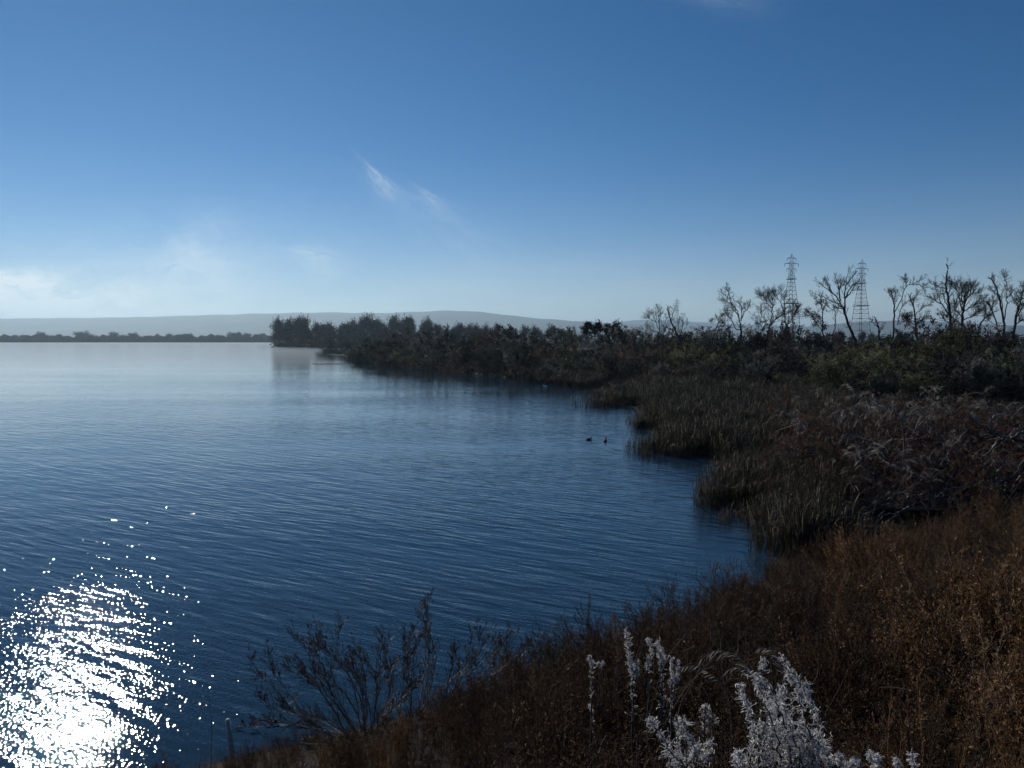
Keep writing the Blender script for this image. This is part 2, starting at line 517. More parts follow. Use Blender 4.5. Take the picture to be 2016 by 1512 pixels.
# ------------------------------------------------------------------ terrain
TOE = np.array([(-160, -90), (-60, -24), (-12, 7.2), (-4.9, 11.1), (-3.0, 12.1), (-1.4, 13.0), (0.4, 14.7), (3.0, 16.3), (4.6, 17.7), (6.7, 20.1), (11, 22.6), (19, 25.6), (40, 34), (90, 56), (300, 150)], float)
_sh = [(1535, 1082), (1575, 1066), (1505, 1042), (1440, 1018), (1392, 985), (1388, 950), (1384, 912), (1320, 898), (1262, 890), (1270, 862), (1240, 842), (1238, 824), (1218, 800),
       (1160, 796), (1150, 785), (1190, 772), (1150, 764), (1100, 757), (1030, 746), (950, 735), (850, 728), (760, 718), (700, 708), (684, 703)]
_sh = [(x + (26 if 765 < y < 1050 else 0), y) for x, y in _sh]
SHORE = [tuple(onz(x, y)[:2]) for x, y in _sh] + [(-75, 330), (-90, 420), (-112, 500), (-150, 560), (-190, 615), (-207, 650), (-195, 720), (-120, 1000), (-60, 1500), (-200, 1618), (-3000, 1625), (-9000, 1650)]
LAND = np.array([tuple(p) for p in TOE[:10]] + SHORE + [(-9000, 20000), (20000, 20000), (20000, -9000), (-160, -9000)], float)

def seg_dist(P, A, B):
    AB = B - A
    t = np.clip(((P - A) @ AB) / (AB @ AB), 0, 1)
    return np.linalg.norm(P - (A + t[:, None] * AB), axis=1)
def poly_sdf(P, poly):
    d = np.full(len(P), 1e9)
    inside = np.zeros(len(P), bool)
    for i in range(len(poly)):
        A, B = poly[i], poly[(i + 1) % len(poly)]
        d = np.minimum(d, seg_dist(P, A, B))
        c = ((A[1] > P[:, 1]) != (B[1] > P[:, 1])) & (P[:, 0] < (B[0] - A[0]) * (P[:, 1] - A[1]) / (B[1] - A[1] + 1e-12) + A[0])
        inside ^= c
    return np.where(inside, d, -d)
BANK = np.vstack((TOE, [(300, -300), (-160, -300)]))
def vnoise(P, s, seed=0):
    rng = np.random.default_rng(seed)
    out = np.zeros(len(P))
    for k in range(6):
        a = rng.uniform(0, 6.28); w = rng.uniform(0.6, 1.6) / s
        out += np.sin(P[:, 0] * math.cos(a) * w * 6.28 + P[:, 1] * math.sin(a) * w * 6.28 + rng.uniform(0, 6.28))
    return out / 6
def ground_z(P):
    P = np.atleast_2d(np.asarray(P, float))
    s = poly_sdf(P, LAND)
    z = np.where(s > 0, np.minimum(s * 0.10, 0.35) + np.clip((s - 5) * 0.004, 0, 0.7), np.maximum(s * 0.3, -1.6))
    z = np.where((s > 3), z + 0.12 * vnoise(P, 9, 3), z)
    d = poly_sdf(P, BANK)
    bank = np.minimum(d * 0.40, 4.72 + 0.004 * d)
    bank = np.where(d > 0, bank + 0.10 * vnoise(P, 2.2, 5) * np.clip(d, 0, 1), -9)
    return np.maximum(z, bank)
def gz(x, y):
    return float(ground_z([(x, y)])[0])
def hit(px, py, h=0.0):
    """where the line of sight through a pixel comes within h of the ground"""
    d = ray(px, py)
    t = np.concatenate((np.linspace(1.0, 40, 500), np.linspace(40.2, 400, 600)))
    P = np.array((0, 0, CAM_H)) + t[:, None] * d
    g = np.maximum(ground_z(P[:, :2]), 0) + h
    k = np.argmax(P[:, 2] <= g)
    return P[k]

def build_ground():
    ang = np.concatenate((np.radians(np.linspace(-60, 60, 420)), np.radians(np.linspace(62, 298, 119))))
    r = np.concatenate(([0.01], np.geomspace(0.6, 17000, 330)))
    R, A = np.meshgrid(r, ang, indexing='ij')
    P = np.stack((R * np.sin(A), R * np.cos(A)), -1).reshape(-1, 2)
    z = ground_z(P)
    n, m = len(r), len(ang)
    i = np.arange(n - 1)[:, None] * m; j = np.arange(m)[None, :]; j2 = (j + 1) % m
    f = np.stack((i + j, i + m + j, i + m + j2, i + j2), -1).reshape(-1, 4)
    obj('ground', mesh_arrays('ground', np.column_stack((P, z)), f, MAT['ground'], smooth=True), label='dark brown bank and flat marshy shore', kind='structure')
    S = 9000
    w = mesh_arrays('water', [(-S, -S, 0), (S, -S, 0), (S, 1800, 0), (-S, 1800, 0)], [(0, 1, 2, 3)], MAT['water'])
    obj('water', w, label='blue rippled lake water', kind='structure')
build_ground()

def build_hills():
    def ridge(name, prof, Y, depth, seed, label):
        xs = np.array([p[0] for p in prof], float)
        px = np.linspace(xs[0], xs[-1], 220)
        py = interp(prof, px)
        rng = np.random.default_rng(seed)
        py = np.convolve(np.pad(py, 6, mode='edge'), np.ones(13) / 13, 'valid') + 0.5 * np.sin(px * 0.09 + seed) + rng.normal(size=len(px)) * 0.12
        rows = []
        prof_t = np.linspace(-1, 1, 31)
        X = np.array([at(a, b, Y) for a, b in zip(px, py)])
        for t in prof_t:
            k = np.cos(abs(t) * math.pi / 2) ** (1.25 if t < 0 else 1.0)
            yy = Y + t * depth
            P = np.column_stack((X[:, 0] * (1 if t < 0 else 1), np.full(len(px), yy)))
            und = vnoise(P, 900, seed) * 22 * (1 - k) * k * 2 + vnoise(P, 320, seed + 1) * 9 * (1 - k)
            rows.append(np.column_stack((P, X[:, 2] * k + und - 4 * (1 - k))))
        V = np.concatenate(rows)
        n, m = len(prof_t), len(px)
        i = np.arange(n - 1)[:, None] * m; j = np.arange(m - 1)[None, :]
        f = np.stack((i + j, i + j + 1, i + m + j + 1, i + m + j), -1).reshape(-1, 4)
        obj(name, mesh_arrays(name, V, f, MAT['hill'], smooth=True), label=label, kind='structure')
    ridge('hills', [(-700, 636), (-300, 631), (0, 629), (300, 626), (450, 621), (540, 619), (620, 616), (700, 616.5), (780, 618), (830, 616), (870, 612.5), (910, 610.5), (950, 613.5), (990, 621), (1050, 628), (1150, 634), (1250, 640), (1400, 652), (1500, 664)],
          10000, 3800, 1, 'pale blue hazy ridge with a rounded summit beyond the far shore')
    ridge('hills', [(900, 665), (1000, 644), (1150, 640), (1200, 636), (1240, 631), (1290, 628), (1340, 632), (1420, 638), (1540, 642), (1700, 646), (1900, 650), (2300, 655)],
          12600, 2400, 5, 'faintest low ridge on the horizon behind the bare trees')
    ridge('hills', [(1480, 668), (1560, 648), (1640, 638), (1700, 633), (1760, 631), (1830, 634), (1900, 640), (1980, 642), (2100, 640), (2500, 636), (2900, 640)],
          9300, 2600, 9, 'low blue hill behind the transmission towers')
build_hills()

# ------------------------------------------------------------------ shrub and tree kinds
def shrub_geo(seed, upright=0.6, nleaf=3600, clumps=34, lean=0.0, L=0.055, airy=0.0):
    """unit shrub: about 1 high and 1.1 wide; stems and foliage"""
    rng = np.random.default_rng(seed)
    st, fo = Geo(), Geo()
    tips = []
    for i in range(13):
        a = rng.uniform(0, 6.28); out = rng.uniform(0.15, 1.0)
        d = np.array((math.cos(a) * out, math.sin(a) * out, 1.1))
        b = branch((math.cos(a) * 0.03, math.sin(a) * 0.03, -0.03), d, rng.uniform(0.55, 0.9), rng, 6, 0.16, 0.08)
        st.tube(b, np.linspace(0.016, 0.004, len(b)), 4, 0.4)
        for k in range(4):
            j = rng.integers(2, len(b))
            bb = branch(b[j], off_axis(b[j] - b[j - 1], rng, 20, 60), rng.uniform(0.15, 0.35), rng, 4, 0.2, 0.12)
            st.tube(bb, np.linspace(0.006, 0.002, len(bb)), 3, 0.4)
            tips.append(bb[-1])
    cl = []
    while len(cl) < clumps:
        a = rng.uniform(0, 6.28); t = rng.random() ** 0.6
        zz = rng.uniform(0.10, 0.98)
        rad = 0.58 * math.sqrt(max(0.0, 1 - ((zz - 0.38) / 0.64) ** 2)) * (0.75 + 0.5 * rng.random())
        cl.append((math.cos(a) * rad * t, math.sin(a) * rad * t, zz * (0.86 + 0.2 * rng.random())))
    cl = np.array(cl)
    per = nleaf // clumps
    for c in cl:
        sz = rng.uniform(0.07, 0.15)
        nsp = max(4, per // 26)
        base_t = 0.8 * rng.random() ** 1.7
        for q in range(nsp):
            # a leafy shoot
            p0 = c + rng.normal(size=3) * sz * 0.7
            d = norm(np.array((c[0], c[1], 0)) * 0.8 + rng.normal(size=3) * 0.45 + np.array((lean, 0, upright + 0.4 * rng.random())))
            ln = rng.uniform(0.08, 0.22)
            s = rng.random(26)[:, None]
            pts = p0 + d * ln * s + rng.normal(size=(26, 3)) * (0.018 + airy)
            lift = np.clip((pts[:, 2] - 0.45) * 0.55, 0, 0.4)
            fo.leaves(pts, L, L * 0.36, rng, d, 0.75, np.clip(base_t + 0.32 * rng.random(26) + 0.0 * lift, 0, 1))
            if rng.random() < 0.35:
                st.tube(np.array((p0, p0 + d * ln * 1.15)), (0.003, 0.001), 3, 0.4)
    return st, fo
SHRUBS = []
for k in range(7):
    st, fo = shrub_geo(100 + k, upright=[0.3, 0.9, 0.5, 1.2, 0.7, 0.2, 1.0][k], clumps=[34, 42, 28, 38, 46, 36, 30][k], nleaf=4200, airy=[0, 0.01, 0, 0.006, 0, 0.012, 0.0][k])
    SHRUBS.append((st.mesh('shrub_stems', MAT['bark']), fo.mesh('shrub_foliage', MAT['leaf_olive'])))

def tree_geo(seed, kind='cottonwood'):
    """unit broadleaf tree: about 1 high; trunk with limbs and crown"""
    rng = np.random.default_rng(seed)
    tr, fo = Geo(), Geo()
    trunk = branch((0, 0, -0.03), (rng.normal() * 0.05, rng.normal() * 0.05, 1), 0.8, rng, 8, 0.05, 0.08)
    tr.tube(trunk, np.linspace(0.022, 0.006, len(trunk)), 6, 0.4)
    cents = []
    nl = 12 if kind == 'cottonwood' else 14
    for i in range(nl):
        j = rng.integers(2, len(trunk) - 1)
        d = off_axis((0, 0, 1), rng, 18, 55 if kind == 'cottonwood' else 75)
        ln = rng.uniform(0.2, 0.42) * (1.15 - trunk[j][2] * 0.6)
        b = branch(trunk[j], d, ln, rng, 5, 0.14, 0.22)
        tr.tube(b, np.linspace(0.010, 0.003, len(b)), 4, 0.4)
        cents += [(b[-1], 0.075), (b[3], 0.085)]
    cents += [(trunk[-1] + np.array((0, 0, 0.06)), 0.07), (trunk[-2], 0.09)]
    for i in range(16):       # lower skirts of brush and suckers
        a = rng.uniform(0, 6.28)
        cents.append((np.array((math.cos(a), math.sin(a), 0)) * rng.uniform(0.02, 0.24) + np.array((0, 0, rng.uniform(0.05, 0.35))), 0.085))
    for c, s in cents:
        bt = rng.random() * 0.5
        n = 78
        pts = c + rng.normal(size=(n, 3)) * np.array((s * 0.72, s * 0.72, s * 1.05))
        fo.leaves(pts, 0.034, 0.024, rng, (0, 0, 0.7), 0.9, np.clip(bt + 0.4 * rng.random(n), 0, 1))
        for q in range(3):        # pointed shoots standing up from the clump
            p0 = c + rng.normal(size=3) * s * 0.6
            k = rng.random(14)[:, None]
            fo.leaves(p0 + np.array((rng.normal() * 0.02, rng.normal() * 0.02, s * 1.9)) * k + rng.normal(size=(14, 3)) * 0.008, 0.03, 0.018, rng, (0, 0, 1), 0.6, np.clip(bt + 0.3 * rng.random(14), 0, 1))
    return tr, fo
TREES = []
for k in range(6):
    tr, fo = tree_geo(300 + k, 'cottonwood' if k < 4 else 'round')
    TREES.append((tr.mesh('tree_trunk', MAT['bark']), fo.mesh('tree_crown', MAT['leaf_grove'])))

def place_pair(name, pair, loc, height, width, rz, mat, label, cat, group, parts=('trunk', 'crown')):
    e = empty(name, loc, label, cat, group, rz, (width, width, height))
    obj(parts[0], pair[0], e)
    c = obj(parts[1], pair[1], e)
    if mat is not None:
        c.material_slots[0].link = 'OBJECT'
        c.material_slots[0].material = mat
    return e

# ------------------------------------------------------------------ woods far off
rng = np.random.default_rng(11)
def far_shore():
    x = -70.0
    while x < 548:
        Y = 1640 + rng.uniform(0, 40)
        top = 661 + rng.normal() * 1.4 + (-5 if rng.random() < 0.10 else 0)
        p = at(x, 676, Y)
        H = at(x, top, Y)[2]
        place_pair('far_shore_tree', TREES[rng.integers(3, 6)], (p[0], Y, 0.2), H * 1.02, H * rng.uniform(1.6, 3.2), rng.uniform(0, 6.28), MAT['leaf_grove'],
                   'hazy dark tree in the long line of woods on the far shore', 'tree', 'line of trees along the far shore')
        x += rng.uniform(8, 15)
far_shore()

GROVE = [(549, 633, 0), (561, 629, 0), (573, 634, 0), (586, 626, 0), (598, 628, 0), (609, 642, 0), (622, 640, 1), (634, 640, 1), (645, 638, 1), (659, 641, 1), (671, 643, 0), (683, 639, 0),
         (696, 633, 0), (708, 624, 0), (722, 627, 0), (736, 631, 0), (750, 632, 0), (764, 630, 0), (779, 628, 0), (797, 628, 0), (809, 627, 0), (827, 630, 0), (845, 636, 0), (862, 641, 0)]
GROVE2 = [(880, 650, 0), (893, 646, 0), (906, 640, 0), (922, 640, 0), (940, 642, 1), (957, 641, 0), (976, 643, 1), (992, 649, 0), (1010, 648, 0), (1030, 643, 1), (1052, 645, 1), (1070, 650, 0), (1088, 645, 1), (1104, 649, 1), (1120, 655, 0)]
for i, (x, top, red) in enumerate(GROVE):
    Y = 655 + rng.uniform(0, 25) + (0 if x > 600 else -8)
    p = at(x, 684, Y)
    H = at(x, top - 1.0, Y)[2]
    place_pair('cottonwood_tree', TREES[i % 4], (p[0], Y, 0.3), H, H * rng.uniform(1.15, 1.5), rng.uniform(0, 6.28), MAT['leaf_rust' if red else 'leaf_grove'],
               ('rust-tinged' if red else 'dark') + ' leafy tree on the wooded point, %s from the tip' % ORD[i], 'tree', 'trees of the grove on the wooded point')
for i, (x, top, red) in enumerate(GROVE2):
    Y = 560 + rng.uniform(0, 40)
    p = at(x, 684, Y)
    H = at(x, top - 0.5, Y)[2]
    place_pair('hazy_tree', TREES[(i + 2) % 6], (p[0], Y, 0.5), H, H * rng.uniform(1.2, 1.6), rng.uniform(0, 6.28), MAT['leaf_rust' if red else 'leaf_grove'],
               '%s hazy tree behind the middle thicket, %s from the left' % ('brownish' if red else 'grey-green', ORD[i]), 'tree', 'hazy trees behind the middle thicket')
for k in range(16):    # brush at the water's edge below the grove
    x = 548 + k * 9.6 + rng.uniform(-3, 3)
    yb = interp([(540, 684), (600, 686), (700, 690)], x)
    q = onz(x, yb, 0.1)
    Y = min(q[1], 640)
    p = at(x, yb, Y)
    place_pair('waterside_bush', SHRUBS[k % 7], (p[0], Y, 0.15), rng.uniform(5, 8.5), rng.uniform(9, 13), rng.uniform(0, 6.28), MAT[['leaf_dark', 'leaf_olive', 'leaf_grove'][k % 3]],
               'rounded bush at the waterline under the grove on the wooded point', 'bush', 'bushes at the waterline of the wooded point', ('stems', 'foliage'))
x = 1130.0
while x < 2100:       # faint woods on the plain behind the bare trees
    Y = rng.uniform(430, 620)
    top = 660 + rng.normal() * 3.5 + (-4 if 1230 < x < 1300 else 0)
    p = at(x, 680, Y)
    H = at(x, top, Y)[2]
    place_pair('plain_tree', TREES[rng.integers(0, 6)], (p[0], Y, 0.8), H, H * rng.uniform(1.0, 1.7), rng.uniform(0, 6.28), MAT['leaf_rust' if rng.random() < 0.4 else 'leaf_grove'],
               'low hazy tree on the plain seen between the bare trunks', 'tree', 'hazy trees on the plain behind the thicket')
    x += rng.uniform(12, 22)

# ------------------------------------------------------------------ thicket of shrubs on the near shore
FRONT = [(684, 703), (700, 708), (760, 717), (850, 727), (950, 734), (1030, 744), (1100, 754), (1160, 757), (1250, 752), (1350, 757), (1450, 764), (1550, 774), (1640, 784), (1760, 792), (2016, 800), (2200, 805)]
TOPS = [(684, 684), (700, 674), (740, 669), (770, 672), (790, 659), (812, 673), (845, 670), (870, 661), (900, 664), (940, 672), (975, 660), (1000, 651), (1040, 650), (1065, 663), (1100, 664), (1160, 666), (1200, 670), (1230, 660), (1262, 652), (1290, 664), (1345, 668), (1400, 662), (1450, 654), (1480, 664), (1520, 662), (1570, 656), (1600, 668), (1640, 676), (1700, 674), (1760, 680), (1800, 682), (1840, 660), (1890, 650), (1930, 664), (1960, 676), (2016, 676), (2200, 672)]
shr_count = 0
def thicket():
    global shr_count
    rg = np.random.default_rng(21)
    for row, t in enumerate((0.0, 0.28, 0.6, 1.0)):
        x = 690.0
        while x < 2130:
            fy = interp(FRONT, x)
            Df = onz(x, fy, 0.3)[1]
            depth = 34 if x > 1100 else 26
            Y = Df + 1.5 + t * depth + rg.uniform(-2, 2)
            ttop = interp(TOPS, x)
            hfront = rg.uniform(1.7, 3.0) if x < 1600 else rg.uniform(2.6, 3.8)
            zt = at(x, ttop + rg.uniform(-3, 5), Y)[2]
            H = (1 - t) * hfront + t * zt
            if row == 2: H *= rg.uniform(0.8, 1.0)
            H = max(1.5, H * (rg.uniform(0.92, 1.12) if row == 3 else rg.uniform(0.62, 1.25)))
            P = at(x, fy, Y)
            zg = gz(P[0], Y)
            Wd = H * rg.uniform(0.95, 1.35)
            kind = rg.random()
            if x < 1150:
                mt = 'leaf_dark' if kind < 0.45 else 'leaf_olive' if kind < 0.8 else 'leaf_green' if kind < 0.9 else 'leaf_brown'
            elif x < 1640:
                mt = 'leaf_dark' if kind < 0.25 else 'leaf_olive' if kind < 0.55 else 'leaf_green' if kind < 0.78 else 'leaf_brown'
            else:
                mt = 'leaf_dark' if kind < 0.12 else 'leaf_olive' if kind < 0.45 else 'leaf_green' if kind < 0.8 else 'leaf_brown'
            if row == 0 and 840 < x < 960: mt = 'leaf_brown'
            where = ('near spit' if x < 1160 else 'middle shore' if x < 1640 else 'right-hand shore')
            colr = {'leaf_dark': 'nearly black', 'leaf_olive': 'grey-olive', 'leaf_green': 'dull green', 'leaf_brown': 'brownish'}[mt]
            rown = ['low %s shrub in the front fringe of the thicket on the %s', '%s shrub behind the front fringe of the thicket on the %s', 'tall %s shrub in the middle of the thicket on the %s', 'tall %s shrub at the back of the thicket on the %s'][row]
            place_pair('thicket_shrub', SHRUBS[rg.integers(0, 7)], (P[0], Y, zg), H, Wd, rg.uniform(0, 6.28), MAT[mt], rown % (colr, where), 'shrub', 'shrubs of the thicket on the near shore, ' + rown % (colr, where), ('stems', 'foliage'))
            shr_count += 1
            x += Wd / Y * F_PX * rg.uniform(0.46, 0.74)
thicket()

# ------------------------------------------------------------------ bare trees traced limb by limb
def twigs_on(G, path, r0, r1, rng, sub, length, levels=2, ang=(25, 60), up=0.12, start=0.3, tips=None):
    n = len(path)
    seglen = np.linalg.norm(np.diff(path, axis=0), axis=1).sum()
    for k in range(sub):
        s = start + (1 - start) * rng.random()
        i = min(n - 2, int(s * (n - 1)))
        p = path[i] + (path[i + 1] - path[i]) * rng.random()
        d = off_axis(path[i + 1] - path[i], rng, *ang)
        ln = length * rng.uniform(0.45, 1.2) * (1.15 - 0.55 * s)
        b = branch(p, d, ln, rng, 5, 0.12, up)
        r = r0 + (r1 - r0) * s
        G.tube(b, np.linspace(max(r * 0.5, 0.018), 0.010, len(b)), 3, 0.4)
        if tips is not None: tips.append(b)
        if levels > 1:
            twigs_on(G, b, r * 0.5, 0.008, rng, 7, ln * 0.55, levels - 1, ang, up, 0.25, tips)

def bare_tree(name, D, limbs, label, seed, twig=14, tlen=2.2, r=0.22, leafy=None, mat='bark', levels=2, group='bare trees rising from the thicket'):
    """limbs: pixel polylines, the first one is the trunk; deeper limbs wander in depth as they rise"""
    rng = np.random.default_rng(seed)
    base = at(*limbs[0][0], D)
    zg = gz(base[0], D)
    e = empty(name, (base[0], D, zg), label, 'tree', group)
    org = np.array((base[0], D, zg))
    y0 = limbs[0][0][1]
    paths = []
    for li, L in enumerate(limbs):
        drift = rng.normal() * 0.012 if li else rng.normal() * 0.004
        if li:      # start where it leaves an earlier limb
            a = np.array(L[0], float)
            best = min(((np.hypot(*(np.array(q[:2]) - a)), q[2]) for pp in paths for q in pp), key=lambda v: v[0])
            off0 = best[1]
        else:
            off0 = 0.0
        P, Q = [], []
        for k, (x, y) in enumerate(L):
            dist = math.hypot(x - L[0][0], y - L[0][1])
            off = off0 + drift * dist * D / 130 * 3
            P.append(at(x, y, D + off) - org)
            Q.append((x, y, off))
        paths.append(Q)
        P = np.array(P)
        if li == 0:     # run the trunk down into the ground
            P = np.vstack(((P[0][0] * 1.0, P[0][1], -0.2), P)) if P[0][2] > 0.5 else P
        S = smooth_path(P, 5)
        S[1:-1] += rng.normal(size=S[1:-1].shape) * 0.05
        hh = np.clip(S[:, 2] / max(4.0, S[:, 2].max()), 0, 1)
        r0 = r if li == 0 else r * 0.55 * (1.0 - 0.45 * hh[0])
        rad = np.linspace(r0, 0.03 if li else max(0.045, r * 0.3), len(S))
        G = Geo()
        G.tube(S, rad, 7 if li == 0 else 5, 0.4)
        tips = []
        twigs_on(G, S, r0, 0.03, rng, int(twig * 1.7) if li else max(5, twig), tlen, levels, start=0.25 if li else 0.55, tips=tips)
        obj('trunk' if li == 0 else 'limb', G.mesh(name + '_limb', MAT[mat]), e)
        if leafy and (leafy[2] is None or li in leafy[2]):
            fo = Geo()
            for b in tips:
                if rng.random() < leafy[1]:
                    n = 16
                    fo.leaves(b[-1] + rng.normal(size=(n, 3)) * 0.22, leafy[3], leafy[3] * 0.5, rng, None, 1, rng.random(n) * 0.6)
            if fo.n:
                obj('leaf_clump', fo.mesh(name + '_leaves', MAT[leafy[0]]), e)
    return e
T = bare_tree
T('bare_tree', 112, [[(1303, 742), (1303, 705), (1302, 670), (1303, 664)], [(1302, 668), (1299, 653), (1291, 632), (1284, 616)], [(1299, 653), (1296, 630), (1297, 606)], [(1303, 664), (1308, 650), (1314, 634), (1318, 620)], [(1291, 634), (1280, 628), (1272, 622)], [(1300, 656), (1284, 650), (1273, 646)]],
  'straight slender tree with a fan of fine pale twigs, left of a leaning snag', 1, 10, 1.7, 0.16, ('leaf_brown', 0.10, None, 0.08), 'bark_grey')
T('leaning_snag', 118, [[(1341, 676), (1332, 656), (1323, 637), (1316, 617), (1314, 603)], [(1327, 649), (1318, 647), (1310, 645)], [(1320, 630), (1326, 616), (1328, 606)], [(1334, 660), (1336, 640), (1338, 622)]],
  'broken trunk leaning left in front of the small distant tower', 2, 3, 1.2, 0.20)
T('bare_tree', 130, [[(1402, 674), (1409, 650), (1414, 635), (1411, 623)], [(1413, 640), (1419, 631), (1425, 634)], [(1411, 625), (1405, 628), (1401, 634)], [(1414, 635), (1416, 626), (1421, 621)]],
  'small crooked bare tree just left of the tall forked one', 3, 9, 1.2, 0.16)
T('bare_tree', 128, [[(1459, 672), (1459, 655), (1458, 640), (1455, 628)], [(1455, 628), (1453, 616), (1442, 599), (1435, 587), (1425, 579), (1418, 574)], [(1437, 589), (1435, 578), (1432, 569)], [(1459, 632), (1460, 609), (1457, 599), (1453, 588)], [(1460, 627), (1466, 614), (1474, 605), (1476, 592)], [(1442, 600), (1431, 594), (1423, 590)], [(1454, 622), (1446, 612), (1440, 606)], [(1457, 650), (1447, 645), (1440, 630), (1432, 620), (1423, 619)], [(1438, 628), (1432, 618), (1428, 612)]],
  'wide bare tree whose left limb reaches out past a small tower', 4, 10, 1.7, 0.26)
T('bare_tree', 126, [[(1505, 684), (1505, 672), (1511, 657), (1516, 641), (1518, 634)], [(1505, 673), (1498, 660), (1503, 645), (1507, 632), (1499, 620), (1496, 606)], [(1517, 640), (1525, 631), (1538, 621), (1553, 614)], [(1518, 634), (1520, 614), (1521, 598), (1519, 575)], [(1520, 606), (1510, 596), (1503, 584), (1495, 580)], [(1506, 633), (1500, 634), (1492, 638)], [(1520, 600), (1514, 588), (1511, 576)]],
  'dense many-branched bare tree with a low fork left of the taller tower', 5, 18, 2.0, 0.26)
T('bare_tree', 129, [[(1549, 668), (1548, 652), (1546, 625), (1542, 608)], [(1542, 608), (1536, 595), (1527, 581), (1523, 577)], [(1549, 648), (1551, 640), (1558, 629), (1561, 614), (1561, 600)], [(1544, 614), (1544, 596), (1541, 582), (1538, 570)], [(1558, 628), (1566, 620), (1570, 608)], [(1560, 620), (1566, 614), (1569, 606)]],
  'bare tree standing directly before the foot of the taller tower', 6, 15, 1.8, 0.20)
T('bare_tree', 124, [[(1627, 684), (1622, 665), (1619, 650), (1619, 610), (1615, 597)], [(1615, 598), (1606, 590), (1597, 580)], [(1618, 604), (1616, 588), (1612, 572)], [(1620, 655), (1610, 640), (1601, 627), (1590, 611)], [(1619, 612), (1624, 602), (1627, 595)], [(1619, 625), (1610, 622), (1606, 618)]],
  'spindly tree with dark leaf clumps low on its left side', 7, 7, 1.3, 0.17, ('leaf_dark', 0.75, [0, 3], 0.2))
T('bare_tree', 125, [[(1637, 684), (1641, 660), (1644, 640), (1644, 614), (1640, 600)], [(1642, 610), (1634, 606), (1628, 601)], [(1644, 625), (1650, 612), (1652, 606)]],
  'thin curved bare trunk left of the big leaning tree', 8, 5, 1.0, 0.12)
T('bare_tree', 122, [[(1689, 690), (1684, 670), (1673, 644), (1661, 610), (1655, 598)], [(1656, 600), (1645, 582), (1623, 564), (1607, 555)], [(1657, 604), (1645, 596), (1632, 590), (1618, 583)], [(1660, 608), (1648, 606), (1634, 611)], [(1655, 592), (1650, 562), (1643, 537)], [(1664, 616), (1663, 582), (1666, 556), (1670, 533)], [(1664, 588), (1675, 565), (1690, 554)], [(1666, 586), (1677, 574), (1690, 568)], [(1652, 570), (1656, 560), (1660, 552)], [(1668, 560), (1676, 548), (1680, 541)], [(1640, 578), (1630, 560), (1626, 548)]],
  'big bare tree leaning left with wide fanning limbs beside the right-hand tower', 9, 8, 1.6, 0.34)
T('broken_stump', 120, [[(1731, 684), (1731, 664), (1730, 648), (1728, 638), (1721, 623)], [(1731, 660), (1735, 645), (1740, 638)], [(1729, 645), (1720, 636), (1714, 632)]],
  'short broken stump with ragged branches between two bare trees', 10, 6, 0.9, 0.22, None, 'bark', 2)
T('bare_tree', 121, [[(1757, 684), (1757, 672), (1760, 640), (1761, 610), (1757, 584), (1753, 570)], [(1761, 615), (1775, 588), (1784, 564), (1798, 558), (1821, 547)], [(1798, 558), (1812, 561), (1821, 572)], [(1760, 600), (1762, 584), (1764, 570)], [(1757, 588), (1752, 582), (1749, 576)], [(1767, 640), (1772, 615), (1781, 597), (1796, 590)], [(1784, 566), (1783, 556), (1780, 550)]],
  'two-stemmed bare tree with a long branch hooked over to the right', 11, 10, 1.5, 0.21)
T('bare_tree', 119, [[(1809, 688), (1804, 656), (1801, 620), (1796, 597), (1789, 580)], [(1801, 622), (1816, 607), (1831, 598)], [(1802, 634), (1816, 628), (1830, 612)], [(1803, 645), (1812, 634), (1824, 626)], [(1802, 640), (1790, 632), (1782, 630)], [(1798, 602), (1800, 590), (1806, 578)]],
  'bare tree with straight twigs fanned to the right and a leafy tuft on its left', 12, 9, 1.5, 0.20, ('leaf_dark', 0.5, [4], 0.2))
T('bare_tree', 116, [[(1874, 680), (1873, 658), (1871, 636), (1869, 606), (1867, 586), (1863, 565), (1862, 556), (1866, 528), (1864, 520)], [(1870, 622), (1853, 598), (1845, 577), (1842, 566)], [(1862, 569), (1847, 564), (1834, 558)], [(1852, 598), (1838, 590), (1822, 582)], [(1868, 610), (1860, 590), (1856, 578), (1844, 580)], [(1866, 580), (1872, 566), (1874, 556)], [(1872, 640), (1858, 628), (1850, 612)]],
  'tallest bare tree, a single thin leader above long left-hand limbs', 13, 10, 1.6, 0.27)
T('bare_tree', 117, [[(1894, 675), (1894, 630), (1898, 604), (1899, 586), (1902, 574)], [(1894, 612), (1889, 585), (1881, 564), (1870, 554)], [(1898, 596), (1912, 578), (1925, 577)], [(1896, 616), (1910, 604), (1924, 598), (1936, 594)], [(1894, 600), (1893, 575), (1895, 562)], [(1900, 585), (1908, 570), (1914, 562)], [(1895, 626), (1882, 610), (1876, 596)], [(1896, 630), (1916, 622), (1930, 610)], [(1892, 640), (1880, 628), (1870, 622)]],
  'rounded bare tree with a dense net of twigs right of the tallest one', 14, 20, 2.1, 0.28)
T('leaning_snag', 115, [[(1926, 660), (1930, 639), (1939, 627), (1954, 617), (1962, 612)], [(1936, 630), (1940, 612), (1938, 598)], [(1946, 622), (1950, 606), (1946, 596)]],
  'low trunk leaning right beside the rounded dense bare tree', 15, 10, 1.3, 0.17)
T('bare_tree', 113, [[(1971, 690), (1968, 662), (1958, 624), (1950, 607), (1944, 594)], [(1956, 622), (1946, 620), (1938, 612)], [(1952, 612), (1956, 596), (1954, 586)], [(1962, 640), (1950, 634), (1944, 628)]],
  'slim crooked bare tree left of the pale-trunked pair near the right edge', 16, 10, 1.4, 0.15)
